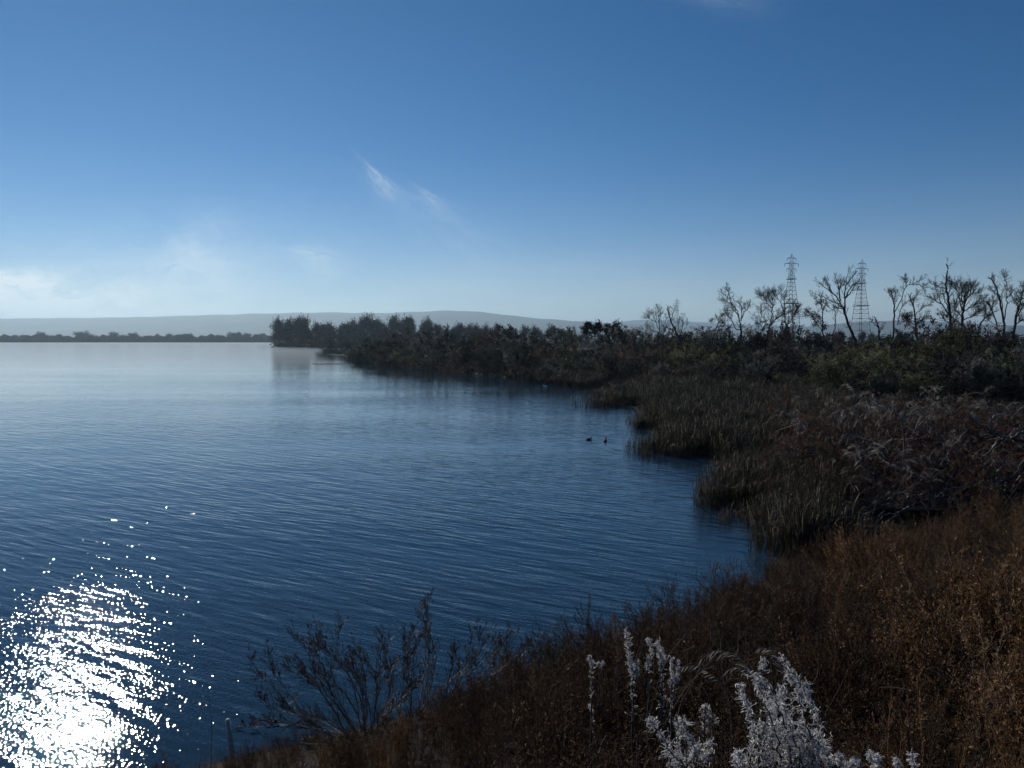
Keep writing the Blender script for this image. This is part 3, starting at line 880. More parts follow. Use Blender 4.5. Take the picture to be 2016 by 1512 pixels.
T('bare_tree', 110, [[(1977, 700), (1977, 665), (1976, 632), (1971, 603), (1967, 585), (1963, 567), (1955, 553), (1946, 545)], [(1977, 630), (1981, 600), (1982, 580), (1981, 562), (1981, 536)], [(1974, 610), (1972, 590), (1974, 572), (1980, 567)], [(1982, 586), (1990, 578), (1992, 564)], [(1964, 572), (1958, 560), (1957, 546)], [(1966, 582), (1958, 576), (1954, 570)], [(1981, 556), (1977, 548), (1976, 540)]],
  'pale-trunked bare tree splitting into a tall narrow V near the right edge', 17, 9, 1.3, 0.2, None, 'bark_grey')
T('bare_tree', 108, [[(1994, 690), (1996, 657), (2000, 626), (2005, 606), (2010, 591), (2018, 584)], [(2001, 624), (2012, 606), (2020, 590), (2026, 570)], [(2004, 610), (2002, 596), (2004, 584)], [(1998, 640), (2010, 632), (2024, 628)], [(2012, 590), (2012, 576), (2016, 562)]],
  'dense bare tree cut off by the right edge of the picture', 18, 16, 1.6, 0.25)
T('leafy_tree', 150, [[(1190, 704), (1190, 680), (1187, 671)], [(1187, 671), (1177, 660), (1166, 650), (1158, 644)], [(1190, 676), (1195, 666), (1196, 653), (1199, 643)], [(1191, 682), (1203, 670), (1214, 663), (1225, 659)], [(1180, 664), (1182, 652), (1178, 645)], [(1196, 660), (1206, 652), (1212, 652)], [(1168, 652), (1160, 654), (1154, 650)]],
  'spreading tree with sparse dark clumps of leaves against the pale hills', 19, 8, 1.6, 0.22, ('leaf_dark', 0.8, None, 0.28))
T('bare_tree', 155, [[(1130, 704), (1130, 682), (1131, 672)], [(1131, 673), (1126, 660), (1121, 652)], [(1131, 672), (1137, 668), (1143, 660)], [(1131, 674), (1132, 660), (1131, 650)], [(1126, 660), (1118, 658), (1112, 660)]],
  'small forked bare tree left of the spreading leafy one', 20, 12, 1.7, 0.18)
T('bare_tree', 140, [[(1341, 700), (1341, 668), (1343, 640), (1341, 624)], [(1342, 655), (1352, 642), (1354, 630)], [(1342, 650), (1346, 632), (1346, 620)]],
  'wispy upright bare sapling beside the small distant tower', 22, 4, 1.3, 0.09)

# ------------------------------------------------------------------ transmission towers
def tower(px, top, D, seed, label, red=False, base_y=668):
    p = at(px, 660, D)
    Ht = at(px, top, D)[2] - 0.8
    s = Ht / 56.0
    e = empty('transmission_tower', (p[0], D, 0.8), label, 'pylon', 'transmission towers', math.radians(12 + seed * 3), s)
    m = MAT['steel']
    def W(z): return np.interp(z, [0, 27.6, 42, 47, 56], [10.5, 5.6, 2.6, 1.5, 1.3]) / 2
    legs_z = [-2, 27.6, 42, 54.5]
    for sx in (-1, 1):
        for sy in (-1, 1):
            G = Geo()
            G.tube([(sx * W(z), sy * W(z), z) for z in legs_z], (0.17, 0.16, 0.13, 0.09), 4)
            obj('leg', G.mesh('tower_leg', m), e)
    G = Geo()
    zs = [3.5, 8, 12, 16, 19.5, 22.8, 25.4, 30, 32.6, 35.2, 37.6, 40, 44, 47, 50, 53]
    for a, b in zip(zs[:-1], zs[1:]):
        for k in range(4):
            c = [(-1, -1), (1, -1), (1, 1), (-1, 1)]
            q, r_ = c[k], c[(k + 1) % 4]
            G.tube([(q[0] * W(a), q[1] * W(a), a), (r_[0] * W(a), r_[1] * W(a), a)], (0.08, 0.08), 4)
            G.tube([(q[0] * W(a), q[1] * W(a), a), (r_[0] * W(b), r_[1] * W(b), b)], (0.06, 0.06), 4)
            if 41 < a < 45: G.tube([(r_[0] * W(a), r_[1] * W(a), a), (q[0] * W(b), q[1] * W(b), b)], (0.075, 0.075), 4)
    obj('lattice_bracing', G.mesh('tower_bracing', MAT['steel_red'] if red else m), e)
    for z, w in ((27.6, 3.4), (42, 2.0)):
        G = Geo()
        for k in range(4):
            c = [(-1, -1), (1, -1), (1, 1), (-1, 1)]
            G.tube([(c[k][0] * w, c[k][1] * w, z), (c[(k + 1) % 4][0] * w, c[(k + 1) % 4][1] * w, z)], (0.26, 0.26), 4)
            G.tube([(c[k][0] * w, c[k][1] * w, z + 1.1), (c[(k + 1) % 4][0] * w, c[(k + 1) % 4][1] * w, z + 1.1)], (0.06, 0.06), 4)
        obj('platform', G.mesh('tower_platform', m), e)
    for z, w in ((54.4, 2.9), (51.2, 4.6), (48.0, 3.1)):
        G = Geo()
        for sgn in (-1, 1):
            G.tube([(sgn * W(z), 0, z + 0.8), (sgn * w, 0, z)], (0.08, 0.06), 4)
            for sy in (-1, 1):
                G.tube([(sgn * W(z), sy * W(z), z), (sgn * w, 0, z)], (0.16, 0.13), 4)
            G.tube([(sgn * w, 0, z), (sgn * w, 0, z - 1.7)], (0.14, 0.14), 4)
        obj('crossarm', G.mesh('tower_crossarm', MAT['steel_red'] if red else m), e)
    G = Geo()
    for sx in (-1, 1):
        for sy in (-1, 1):
            G.tube([(sx * W(54.5), sy * W(54.5), 54.5), (0, 0, 57.2)], (0.12, 0.05), 4)
    obj('peak', G.mesh('tower_peak', m), e)
tower(1555.5, 503, 455, 0, 'tall grey lattice transmission tower, the taller-looking one on the left of the near pair')
tower(1693.5, 514, 470, 1, 'reddish lattice transmission tower behind the big leaning tree', True)
tower(1332, 589, 940, 2, 'faint small lattice tower behind the leaning snag')
tower(1427, 588, 930, 3, 'faint small lattice tower half hidden by the wide bare tree')

# ------------------------------------------------------------------ scatter helper for uncountable growth (geometry nodes)
def scatter(name, label, sources, pts, rot, scl):
    """one stuff object whose points carry instances of the given meshes"""
    src = bpy.data.collections.new(name + '_kinds')
    for i, me in enumerate(sources):
        o = bpy.data.objects.new(name + '_kind', me)
        src.objects.link(o)
    me = bpy.data.meshes.new(name)
    me.vertices.add(len(pts))
    me.vertices.foreach_set('co', np.asarray(pts, np.float32).ravel())
    a = me.attributes.new('rot', 'FLOAT_VECTOR', 'POINT'); a.data.foreach_set('vector', np.asarray(rot, np.float32).ravel())
    a = me.attributes.new('scl', 'FLOAT_VECTOR', 'POINT'); a.data.foreach_set('vector', np.asarray(scl, np.float32).ravel())
    o = obj(name, me, label=label, kind='stuff')
    ng = bpy.data.node_groups.new(name + '_scatter', 'GeometryNodeTree')
    ng.interface.new_socket('Geometry', in_out='INPUT', socket_type='NodeSocketGeometry')
    ng.interface.new_socket('Geometry', in_out='OUTPUT', socket_type='NodeSocketGeometry')
    gi = ng.nodes.new('NodeGroupInput'); go = ng.nodes.new('NodeGroupOutput')
    ci = ng.nodes.new('GeometryNodeCollectionInfo')
    ci.inputs['Collection'].default_value = src
    ci.inputs['Separate Children'].default_value = True
    ci.inputs['Reset Children'].default_value = True
    ip = ng.nodes.new('GeometryNodeInstanceOnPoints')
    ip.inputs['Pick Instance'].default_value = True
    na = ng.nodes.new('GeometryNodeInputNamedAttribute'); na.data_type = 'FLOAT_VECTOR'; na.inputs['Name'].default_value = 'rot'
    nb = ng.nodes.new('GeometryNodeInputNamedAttribute'); nb.data_type = 'FLOAT_VECTOR'; nb.inputs['Name'].default_value = 'scl'
    L = ng.links.new
    L(gi.outputs[0], ip.inputs['Points']); L(ci.outputs[0], ip.inputs['Instance'])
    L(na.outputs[0], ip.inputs['Rotation']); L(nb.outputs[0], ip.inputs['Scale'])
    L(ip.outputs[0], go.inputs[0])
    md = o.modifiers.new('scatter', 'NODES')
    md.node_group = ng
    return o

# ------------------------------------------------------------------ reeds
def reed_clump(seed, n=46, radius=0.55, H=1.9, W=0.016):
    rng = np.random.default_rng(seed)
    G = Geo()
    for i in range(n):
        a = rng.uniform(0, 6.28); r = radius * math.sqrt(rng.random())
        p = np.array((math.cos(a) * r, math.sin(a) * r, -0.15))
        h = H * rng.uniform(0.6, 1.08)
        lean = rng.normal(size=2) * 0.17
        bend = rng.random()
        az = rng.uniform(0, 6.28)
        bd = np.array((math.cos(az), math.sin(az)))
        pts = []
        kink = rng.uniform(0.5, 0.85) if bend < 0.75 else 2
        for t in np.linspace(0, 1, 7):
            q = p + np.array((lean[0] * h * t, lean[1] * h * t, h * t + 0.15))
            if t > kink:
                u = (t - kink) * h
                q = q + np.array((bd[0] * u * 1.0, bd[1] * u * 1.0, -u * (0.5 + 1.5 * (t - kink))))
            pts.append(q)
        pts = np.array(pts)
        side = np.array((math.sin(az), -math.cos(az), 0))
        w = W * rng.uniform(0.7, 1.4) * np.array((1, 1, 1, 0.95, 0.8, 0.55, 0.1))[:, None]
        v = np.concatenate((pts - side * w / 2, pts + side * w / 2))
        m = len(pts)
        f = np.array([(k, k + 1, m + k + 1, m + k) for k in range(m - 1)])
        tint = rng.random() * 0.75
        tt = np.full(len(f), tint)
        if bend < 0.75 and rng.random() < 0.3:
            tt[-3:] = 1.0
        G.add(v, f, tt)
    return G.mesh('reed_clump', MAT['reed'])
REEDS = [reed_clump(500 + k, W=0.02) for k in range(5)]
def pts_in(poly, n, seed, cond=None):
    rng = np.random.default_rng(seed)
    poly = np.array(poly, float)
    lo, hi = poly.min(0), poly.max(0)
    P = rng.uniform(lo, hi, (n, 2))
    P = P[poly_sdf(P, poly) > 0]
    if cond is not None:
        P = P[cond(P)]
    return P, rng
def build_reeds():
    edge = [onz(x + (8 if 800 < y < 1050 else 12), y)[:2] for x, y in _sh[1:16]]
    inner = [onz(x, y, 0.2)[:2] for x, y in ((1300, 752), (1450, 766), (1640, 790), (1760, 815), (1800, 860), (1780, 930), (1700, 1000), (1640, 1060))]
    poly = np.array(edge + inner)
    P, rng = pts_in(poly, 9000, 7)
    dens = np.clip(1.15 - P[:, 1] / 160, 0.45, 1)
    P = P[rng.random(len(P)) < dens]
    P = P[(vnoise(P, 7, 41) + 0.5 * vnoise(P, 2.5, 42) + 0.25 * rng.normal(size=len(P))) > -0.42]
    P = P[poly_sdf(P, poly) > 1.3 * rng.random(len(P)) ** 2]
    # loose reeds standing out in the water along the edge
    q = []
    for (x, y), n, s in (((1262, 842), 12, 0.45), ((1254, 832), 6, 0.4), ((1282, 886), 16, 0.5), ((1310, 893), 14, 0.7), ((1408, 975), 9, 0.4), ((1415, 1000), 9, 0.4), ((1480, 1030), 12, 0.5), ((1300, 862), 6, 0.3), ((1205, 800), 14, 1.2), ((1180, 795), 5, 0.8), ((1190, 775), 8, 1.5), ((1600, 1078), 26, 0.8), ((1570, 1076), 16, 0.6), ((1540, 1062), 10, 0.7)):
        c = onz(x, y)[:2]
        q.append(c + rng.normal(size=(n, 2)) * s)
    q = np.concatenate(q)
    P = np.concatenate((P, q))
    n = len(P)
    z = np.maximum(ground_z(P), -0.25)
    rot = np.column_stack((np.zeros(n), np.zeros(n), rng.uniform(0, 6.28, n)))
    s = rng.uniform(0.6, 1.15, n) * (0.86 + 0.5 * vnoise(P, 8, 4))
    far = np.clip((P[:, 1] - 40) / 60, 0, 1)
    scatter('reeds', 'dark withered reed bed with bent pale tips at the water edge', REEDS, np.column_stack((P, z)), rot, np.column_stack((s * (1 + far * 0.3), s * (1 + far * 0.3), s)))
    # tussocky ground cover between the shrubs
    poly2 = np.array([onz(x, y, 0.2)[:2] for x, y in ((1160, 764), (1300, 756), (1500, 772), (1640, 800), (1720, 900), (1700, 1000), (1900, 1000), (2300, 1000), (2300, 740), (1100, 740))])
    P, rng = pts_in(poly2, 6500, 8)
    n = len(P)
    rot = np.column_stack((np.zeros(n), np.zeros(n), rng.uniform(0, 6.28, n)))
    s = rng.uniform(0.35, 0.6, n)
    scatter('marsh_grass', 'dead marsh grass between the shrubs and the reed bed', REEDS[:3], np.column_stack((P, ground_z(P))), rot, np.column_stack((s * 2.2, s * 2.2, s)))
    # low fringe in front of the spit
    poly3 = np.array([onz(x, y)[:2] for x, y in ((1170, 766), (1100, 758), (1030, 748), (1020, 742), (1100, 748), (1200, 752))])
    P, rng = pts_in(poly3, 2600, 9)
    n = len(P)
    rot = np.column_stack((np.zeros(n), np.zeros(n), rng.uniform(0, 6.28, n)))
    s = rng.uniform(0.8, 1.1, n)
    scatter('reeds', 'grey reed fringe along the spit beyond the two swimming ducks', REEDS, np.column_stack((P, np.maximum(ground_z(P), -0.1))), rot, np.column_stack((s * 1.4, s * 1.4, s)))
build_reeds()

# ------------------------------------------------------------------ weeds of the near bank
def weed_geo(seed, H=0.75, W=0.34, nstem=9, side=13, leaf=0.013, mat='weed', leaves=9, spiky=0.6):
    rng = np.random.default_rng(seed)
    G = Geo()
    for i in range(nstem):
        a = rng.uniform(0, 6.28); o = rng.uniform(0.05, 0.75) * W / H
        p0 = (math.cos(a) * 0.04, math.sin(a) * 0.04, -0.05)
        b = branch(p0, (math.cos(a) * o, math.sin(a) * o, 1), H * rng.uniform(0.6, 1.08), rng, 7, 0.10, 0.06)
        G.tube(b, np.linspace(0.0045, 0.0015, len(b)), 3, 0.35 + 0.3 * rng.random())
        bt = rng.random() * 0.45
        for k in range(side):
            s = rng.uniform(0.18, 1.0)
            j = min(len(b) - 2, int(s * (len(b) - 1)))
            p = b[j] + (b[j + 1] - b[j]) * rng.random()
            d = off_axis(b[j + 1] - b[j], rng, 18, 55)
            ln = rng.uniform(0.05, 0.20) * (1.2 - 0.75 * s)
            bb = np.array((p, p + d * ln * 0.5 + rng.normal(size=3) * 0.006, p + d * ln + np.array((0, 0, 0.012))))
            G.tube(bb, (0.0022, 0.0016, 0.0008), 3, 0.4)
            u = rng.random(leaves)[:, None]
            pts = bb[0] * (1 - u) + bb[2] * u
            t = np.clip(bt + 0.4 * rng.random(leaves), 0, 0.9)
            t[rng.random(leaves) < 0.035] = 1.0
            G.leaves(pts, leaf, leaf * 0.36, rng, d, spiky, t)
        u = np.linspace(0.5, 1, 14)
        pts = np.array([np.interp(uu, np.linspace(0, 1, len(b)), b[:, c]) for uu in u for c in range(3)]).reshape(-1, 3)
        G.leaves(pts, leaf, leaf * 0.36, rng, (0, 0, 0.5), 0.9, np.clip(bt + 0.4 * rng.random(14), 0, 0.95))
    return G.mesh('weed_plant', MAT[mat])
def build_bank_weeds():
    kinds = [weed_geo(700 + k, H=[0.7, 0.8, 0.6, 0.75, 0.65][k], mat='weed', leaf=[0.016, 0.013, 0.018, 0.014, 0.016][k]) for k in range(5)]
    region = np.vstack((TOE[2:14], [(60, 20), (30, -3), (-12, -6)]))
    def cond(P):
        r = np.hypot(P[:, 0], P[:, 1]); a = np.degrees(np.arctan2(P[:, 0], P[:, 1]))
        d = poly_sdf(P, BANK)
        return (r > 1.25) & (np.abs(a) < 62) & (d > 0.05) & (d < 22) & (r < 45)
    P, rng = pts_in(region, 95000, 31, cond)
    r = np.hypot(P[:, 0], P[:, 1])
    d = poly_sdf(P, BANK)
    lowleft = (P[:, 0] < 0.4)
    keep = rng.random(len(P)) < np.clip(1.25 - r / 20, 0.32, 1.0)
    keep &= (vnoise(P, 1.5, 61) + 0.3 * rng.normal(size=len(P))) > -0.34
    P, r, d = P[keep], r[keep], d[keep]
    n = len(P)
    rot = np.column_stack((rng.normal(size=n) * 0.14, rng.normal(size=n) * 0.14, rng.uniform(0, 6.28, n)))
    patch = vnoise(P, 3.2, 12)
    s = rng.uniform(0.6, 1.15, n) * (0.92 + 0.85 * patch) * np.where(rng.random(n) < 0.06, 1.45, 1.0)
    s *= np.interp(d, [0, 1.5, 4], [0.75, 0.95, 1.0])
    s *= np.interp(r, [1.2, 3.3, 5], [0.32, 0.55, 1.0])
    s *= np.interp(P[:, 0], [-3.8, -1.2, 0.8], [0.36, 0.55, 1.0])
    s = np.clip(s * 1.3, 0.35, 2.0)
    tan = (vnoise(P, 4.5, 18) + np.clip((P[:, 0] / np.maximum(P[:, 1], 1) - 0.42) * 2.4, -0.5, 0.9) + rng.normal(size=n) * 0.15) > 0.40
    tan |= (P[:, 0] / np.maximum(P[:, 1], 1) > 0.5) & (rng.random(n) < 0.3)
    tan |= (P[:, 0] < -1.2) & (rng.random(n) < 0.3)
    z = ground_z(P)
    V = np.column_stack((P, z))
    S3 = np.column_stack((s, s, s))
    scatter('bank_weeds', 'dense dark brown dry weeds covering the near bank', kinds, V[~tan], rot[~tan], S3[~tan])
    kt = [weed_geo(720 + k, H=0.7, mat='weed_tan', leaf=0.015, side=12) for k in range(3)]
    scatter('bank_weeds', 'drier tan weeds in patches among the dark bank weeds', kt, V[tan], rot[tan], S3[tan])
    # coarse tangled brush and bent straw between the weeds
    kb = [brush_geo(760 + k) for k in range(4)]
    Pb, rg = pts_in(region, 6000, 71, cond)
    nb = len(Pb)
    rb = np.hypot(Pb[:, 0], Pb[:, 1])
    sb = rg.uniform(0.6, 1.25, nb) * np.interp(rb, [1.2, 3.3, 5], [0.2, 0.4, 1.0]) * np.interp(Pb[:, 0], [-3.8, -1.2, 0.8], [0.36, 0.55, 1.0])
    rotb = np.column_stack((rg.normal(size=nb) * 0.35, rg.normal(size=nb) * 0.35, rg.uniform(0, 6.28, nb)))
    scatter('bank_brush', 'tangle of bare brown twigs and bent straw among the bank weeds', kb, np.column_stack((Pb, ground_z(Pb))), rotb, np.column_stack((sb, sb, sb)))
    return n
def brush_geo(seed):
    rng = np.random.default_rng(seed)
    G = Geo()
    for i in range(12):
        a = rng.uniform(0, 6.28); o = rng.uniform(0.2, 1.1)
        b = branch((0, 0, -0.05), (math.cos(a) * o, math.sin(a) * o, 1), rng.uniform(0.5, 1.15), rng, 7, 0.2, 0.03)
        t0 = rng.uniform(0.3, 0.95)
        G.tube(b, np.linspace(0.006, 0.002, len(b)), 3, t0)
        for k in range(11):
            j = rng.integers(1, len(b))
            bb = branch(b[j], off_axis(b[j] - b[j - 1], rng, 25, 75), rng.uniform(0.08, 0.35), rng, 4, 0.3, 0.02)
            G.tube(bb, np.linspace(0.0034, 0.0012, len(bb)), 3, t0 * rng.uniform(0.6, 1.05))
            u = rng.random(5)[:, None]
            G.leaves(bb[1] * (1 - u) + bb[-1] * u, 0.018, 0.006, rng, None, 1, 0.7 * rng.random(5) ** 0.7)
    for i in range(5):
        a = rng.uniform(0, 6.28)
        b = branch((rng.normal() * 0.1, rng.normal() * 0.1, 0), (math.cos(a) * 0.5, math.sin(a) * 0.5, 1), rng.uniform(0.6, 1.1), rng, 8, 0.08, -0.14)
        G.tube(b, np.linspace(0.004, 0.0015, len(b)), 3, 1.0)
    return G.mesh('brush_plant', MAT['brush'])
NW = build_bank_weeds()
print('weeds', NW, 'shrubs', shr_count)

# ------------------------------------------------------------------ tamarisks with frosted plumes beside the backwater
def tamarisk_geo(seed, frosty=0.62):
    """about 1 high, 1.3 wide: arching stems, rusty sprays, frosted sprays on top"""
    rng = np.random.default_rng(seed)
    st, fo, pl = Geo(), Geo(), Geo()
    def spray(p, d, ln, G, tint, n=30):
        b = branch(p, d, ln, rng, 5, 0.12, -0.28)
        G.tube(b, np.linspace(0.0016, 0.0006, len(b)), 3, max(0.1, tint - 0.3))
        s = np.sort(rng.random(n)) * (len(b) - 1.001)
        i = s.astype(int); u = (s - i)[:, None]
        pts = b[i] * (1 - u) + b[i + 1] * u
        dd = (b[np.minimum(i + 1, len(b) - 1)] - b[i]); dd /= np.linalg.norm(dd, axis=1)[:, None] + 1e-9
        G.leaves(pts, 0.042, 0.0036, rng, dd + np.array((0, 0, -0.25)), 0.55, np.clip(tint + rng.normal(size=n) * 0.15, 0, 1))
    for i in range(15):
        a = rng.uniform(0, 6.28); o = rng.uniform(0.2, 1.3)
        b = branch((math.cos(a) * 0.04, math.sin(a) * 0.04, -0.03), (math.cos(a) * o, math.sin(a) * o, 1.0), rng.uniform(0.65, 1.05), rng, 8, 0.16, -0.02)
        st.tube(b, np.linspace(0.011, 0.003, len(b)), 4, 0.4)
        for k in range(10):
            j = rng.integers(2, len(b))
            bb = branch(b[j], off_axis(b[j] - b[j - 1], rng, 20, 70), rng.uniform(0.12, 0.34), rng, 4, 0.2, 0.03)
            st.tube(bb, np.linspace(0.004, 0.0014, len(bb)), 3, 0.4)
            for q in range(4):
                p = bb[rng.integers(1, len(bb))]
                white = p[2] > frosty + rng.normal() * 0.08
                spray(p, off_axis(bb[-1] - bb[-2], rng, 10, 60), rng.uniform(0.07, 0.17), pl if white else fo, rng.uniform(0.25, 0.8) if white else rng.random() * 0.7)
    return st.mesh('tamarisk_stems', MAT['frost_branch']), fo.mesh('tamarisk_sprays', MAT['tamarisk']), pl.mesh('tamarisk_plumes', MAT['plume'])
TAM = [tamarisk_geo(900 + k, [0.78, 0.72, 0.84, 0.76][k]) for k in range(4)]
TSPOT = [(1668, 760, 33, 1.0, 'leftmost frosted tamarisk shrub, whose plumes arch over the reed bed'),
         (1745, 790, 31, 1.1, 'second frosted tamarisk shrub from the reed bed, its branches rusty inside'),
         (1830, 778, 34, 1.15, 'middle frosted tamarisk shrub with a broad pale top'),
         (1905, 772, 32, 1.2, 'wide frosted tamarisk shrub right of the middle one'),
         (1985, 765, 33, 1.1, 'frosted tamarisk shrub with high plumes at the right edge'),
         (1720, 880, 27, 1.1, 'low rusty tamarisk shrub in front, left of the dark backwater'),
         (1850, 860, 27.5, 1.2, 'rusty tamarisk shrub with bleached branches above the dark backwater'),
         (1970, 850, 28, 1.25, 'rusty tamarisk shrub in front at the right edge'),
         (2080, 800, 31, 1.2, 'tamarisk shrub mostly beyond the right edge')]
for i, (x, ty, D, wf, lab) in enumerate(TSPOT):
    top = at(x, ty, D)
    g = max(gz(top[0], D), 0.1)
    H = (top[2] - g) / 0.92
    st, fo, pl = TAM[i % 4]
    e = empty('tamarisk_shrub', (top[0], D, g), lab, 'shrub', 'frosted tamarisk shrubs', i * 2.1, (H * wf, H * wf, H))
    obj('stems', st, e); obj('sprays', fo, e); obj('frosted_plumes', pl, e)

def dead_wood(name, D, limbs, label, seed, r, cat='branch', twig=7, tlen=0.8, levels=2, mat='frost_branch', ground=True, group=None):
    rng = np.random.default_rng(seed)
    base = at(*limbs[0][0], D)
    e = empty(name, tuple(base), label, cat, group)
    for li, L in enumerate(limbs):
        drift = rng.normal() * 0.004
        P = np.array([at(x, y, D + drift * math.hypot(x - limbs[0][0][0], y - limbs[0][0][1])) - base for x, y in L])
        if ground and li == 0:
            P = np.vstack(((P[0][0], P[0][1], gz(*base[:2]) - base[2] - 0.15), P))
        S = smooth_path(P, 6)
        S[1:-1] += rng.normal(size=S[1:-1].shape) * r * 0.35
        G = Geo()
        r0 = 1.1 * r * (1 if li == 0 else 0.65)
        G.tube(S, np.linspace(r0, r0 * 0.25, len(S)), 6, 0.4)
        sub = Geo()
        twigs_thin(sub, S, r0, rng, twig, tlen, levels)
        o = obj('limb', G.mesh(name + '_limb', MAT[mat]), e)
        if sub.n: obj('twigs', sub.mesh(name + '_twigs', MAT[mat]), o)
    return e
def twigs_thin(G, path, r0, rng, sub, length, levels, start=0.2, up=0.06):
    n = len(path)
    for k in range(sub):
        s = start + (1 - start) * rng.random()
        i = min(n - 2, int(s * (n - 1)))
        p = path[i] + (path[i + 1] - path[i]) * rng.random()
        ln = length * rng.uniform(0.4, 1.2) * (1.15 - 0.55 * s)
        b = branch(p, off_axis(path[i + 1] - path[i], rng, 20, 65), ln, rng, 4, 0.2, up)
        r = max(r0 * (1 - 0.7 * s) * 0.4, 0.003)
        G.tube(b, np.linspace(r, r * 0.35, len(b)), 3, 0.4)
        if levels > 1:
            twigs_thin(G, b, r, rng, 4, ln * 0.5, levels - 1, start, up)
dead_wood('dead_willow', 27.5, [[(1780, 944), (1756, 917), (1724, 875), (1666, 856), (1640, 838)], [(1779, 940), (1780, 885), (1774, 827), (1750, 800), (1718, 787), (1712, 752)], [(1784, 942), (1838, 932), (1864, 896), (1888, 864), (1905, 846)], [(1862, 898), (1858, 870), (1840, 845), (1824, 829)], [(1750, 908), (1722, 890), (1690, 884)]],
          'dead willow forking low, bleached limbs among the rusty tamarisks', 41, 0.055, 'tree', 9, 0.9)
dead_wood('fallen_branch', 26.5, [[(2040, 886), (2016, 869), (1972, 858), (1928, 835), (1902, 810)], [(1972, 858), (1951, 846), (1954, 822), (1999, 808)], [(1980, 860), (1960, 874), (1944, 892), (1926, 902)], [(1990, 862), (2020, 848), (2040, 840)]],
          'thick dark dead branch reaching in from the right edge among frosted plumes', 42, 0.075, 'branch', 8, 0.8)
dead_wood('fallen_branch', 25.6, [[(2030, 1040), (2004, 1006), (1962, 954), (1936, 925)], [(1962, 954), (1990, 940), (2015, 906)], [(1975, 975), (1940, 960), (1915, 955)], [(1962, 950), (1968, 925), (1990, 905)]],
          'dark dead trunk slanting up from the lower right beside the backwater', 43, 0.085, 'branch', 8, 0.7)
dead_wood('fallen_branch', 24.9, [[(1745, 1030), (1770, 1010), (1793, 996), (1824, 983), (1867, 977), (1905, 992)], [(1793, 996), (1786, 985), (1796, 960), (1830, 948)], [(1840, 981), (1870, 962), (1910, 958)], [(1770, 1010), (1735, 1016), (1700, 1030)]],
          'long low dead branch lying over the dark backwater', 44, 0.045, 'branch', 10, 0.7)
dead_wood('fallen_branch', 25.2, [[(1680, 1030), (1705, 1012), (1735, 1000), (1760, 1004)], [(1700, 1014), (1670, 1000), (1652, 980)], [(1720, 1006), (1722, 985), (1735, 968)]],
          'tangle of thin pale dead branches at the foot of the reeds', 45, 0.028, 'branch', 12, 0.7)

# dark backwater under the branches
def backwater():
    c = [onz(x, y, 0.0) for x, y in ((1690, 1020), (1740, 985), (1800, 975), (1870, 985), (1950, 1005), (1900, 1030), (1800, 1040))]
    ctr = np.mean(c, 0)
    ring = smooth_path(np.array([p[:2] for p in c + c[:1]]), 5)[:-1]
    z = 0.62
    V = np.vstack((np.column_stack((ring, np.full(len(ring), z))), [(ctr[0], ctr[1], z)]))
    n = len(ring)
    f = np.array([(i, (i + 1) % n, n) for i in range(n)])
    obj('backwater', mesh_arrays('backwater', V, f, MAT['water']), label='small dark pool between the bank and the tamarisks', kind='structure')
backwater()

# ------------------------------------------------------------------ waterside shrub at the bottom of the picture
def fan_shrub(name, D, base, stems, label, seed, pods=True):
    rng = np.random.default_rng(seed)
    b0 = at(*base, D)
    g = gz(b0[0], D)
    org = np.array((b0[0], D, max(g, 0.0)))
    e = empty(name, tuple(org), label, 'shrub', 'bare shrubs at the waterline below')
    stems = stems + [[(x + rng.normal() * 5 + k * jx, y + rng.normal() * 4 + k * 3) for k, (x, y) in enumerate(L)] for L in stems for jx in (rng.normal() * 9,)]
    for si, L in enumerate(stems):
        drift = rng.normal() * 0.0035
        P = [at(x, y, D + drift * math.hypot(x - base[0], y - base[1])) - org for x, y in L]
        foot = np.array((rng.normal() * 0.05 + P[0][0] * 0.75, rng.normal() * 0.06, -0.12))
        S = smooth_path(np.array([foot] + P), 6)
        G, pd = Geo(), Geo()
        S[2:-1] += rng.normal(size=S[2:-1].shape) * 0.008
        r0 = rng.uniform(0.010, 0.017)
        G.tube(S, np.linspace(r0, 0.0028, len(S)), 5, 0.4)
        n = len(S)
        for k in range(34):
            s = rng.uniform(0.3, 1.0)
            i = min(n - 2, int(s * (n - 1)))
            ln = rng.uniform(0.10, 0.36) * (1.25 - 0.5 * s)
            b = branch(S[i], off_axis(S[i + 1] - S[i], rng, 14, 42), ln, rng, 4, 0.14, 0.12)
            G.tube(b, np.linspace(0.0046, 0.002, len(b)), 3, 0.4)
            for q in range(2):
                j = rng.integers(1, len(b))
                bb = branch(b[j], off_axis(b[j] - b[j - 1], rng, 15, 45), ln * 0.45, rng, 3, 0.12, 0.12)
                G.tube(bb, np.linspace(0.002, 0.001, len(bb)), 3, 0.4)
                if s > 0.62 and pods and rng.random() < 0.5:
                    m = 5
                    u = rng.random(m)[:, None]
                    pd.leaves(bb[0] * (1 - u) + bb[-1] * u, 0.06, 0.011, rng, norm(bb[-1] - bb[0]) + np.array((0, 0, 0.4)), 0.35, rng.random(m) * 0.8)
            if s > 0.6 and pods:
                m = 4
                u = rng.random(m)[:, None]
                pd.leaves(b[1] * (1 - u) + b[-1] * u, 0.06, 0.011, rng, norm(b[-1] - b[0]) + np.array((0, 0, 0.4)), 0.35, rng.random(m) * 0.8)
        o = obj('stem', G.mesh(name + '_stem', MAT['stem']), e)
        if pd.n: obj('seed_pods', pd.mesh(name + '_pods', MAT['pod']), o)
    return e
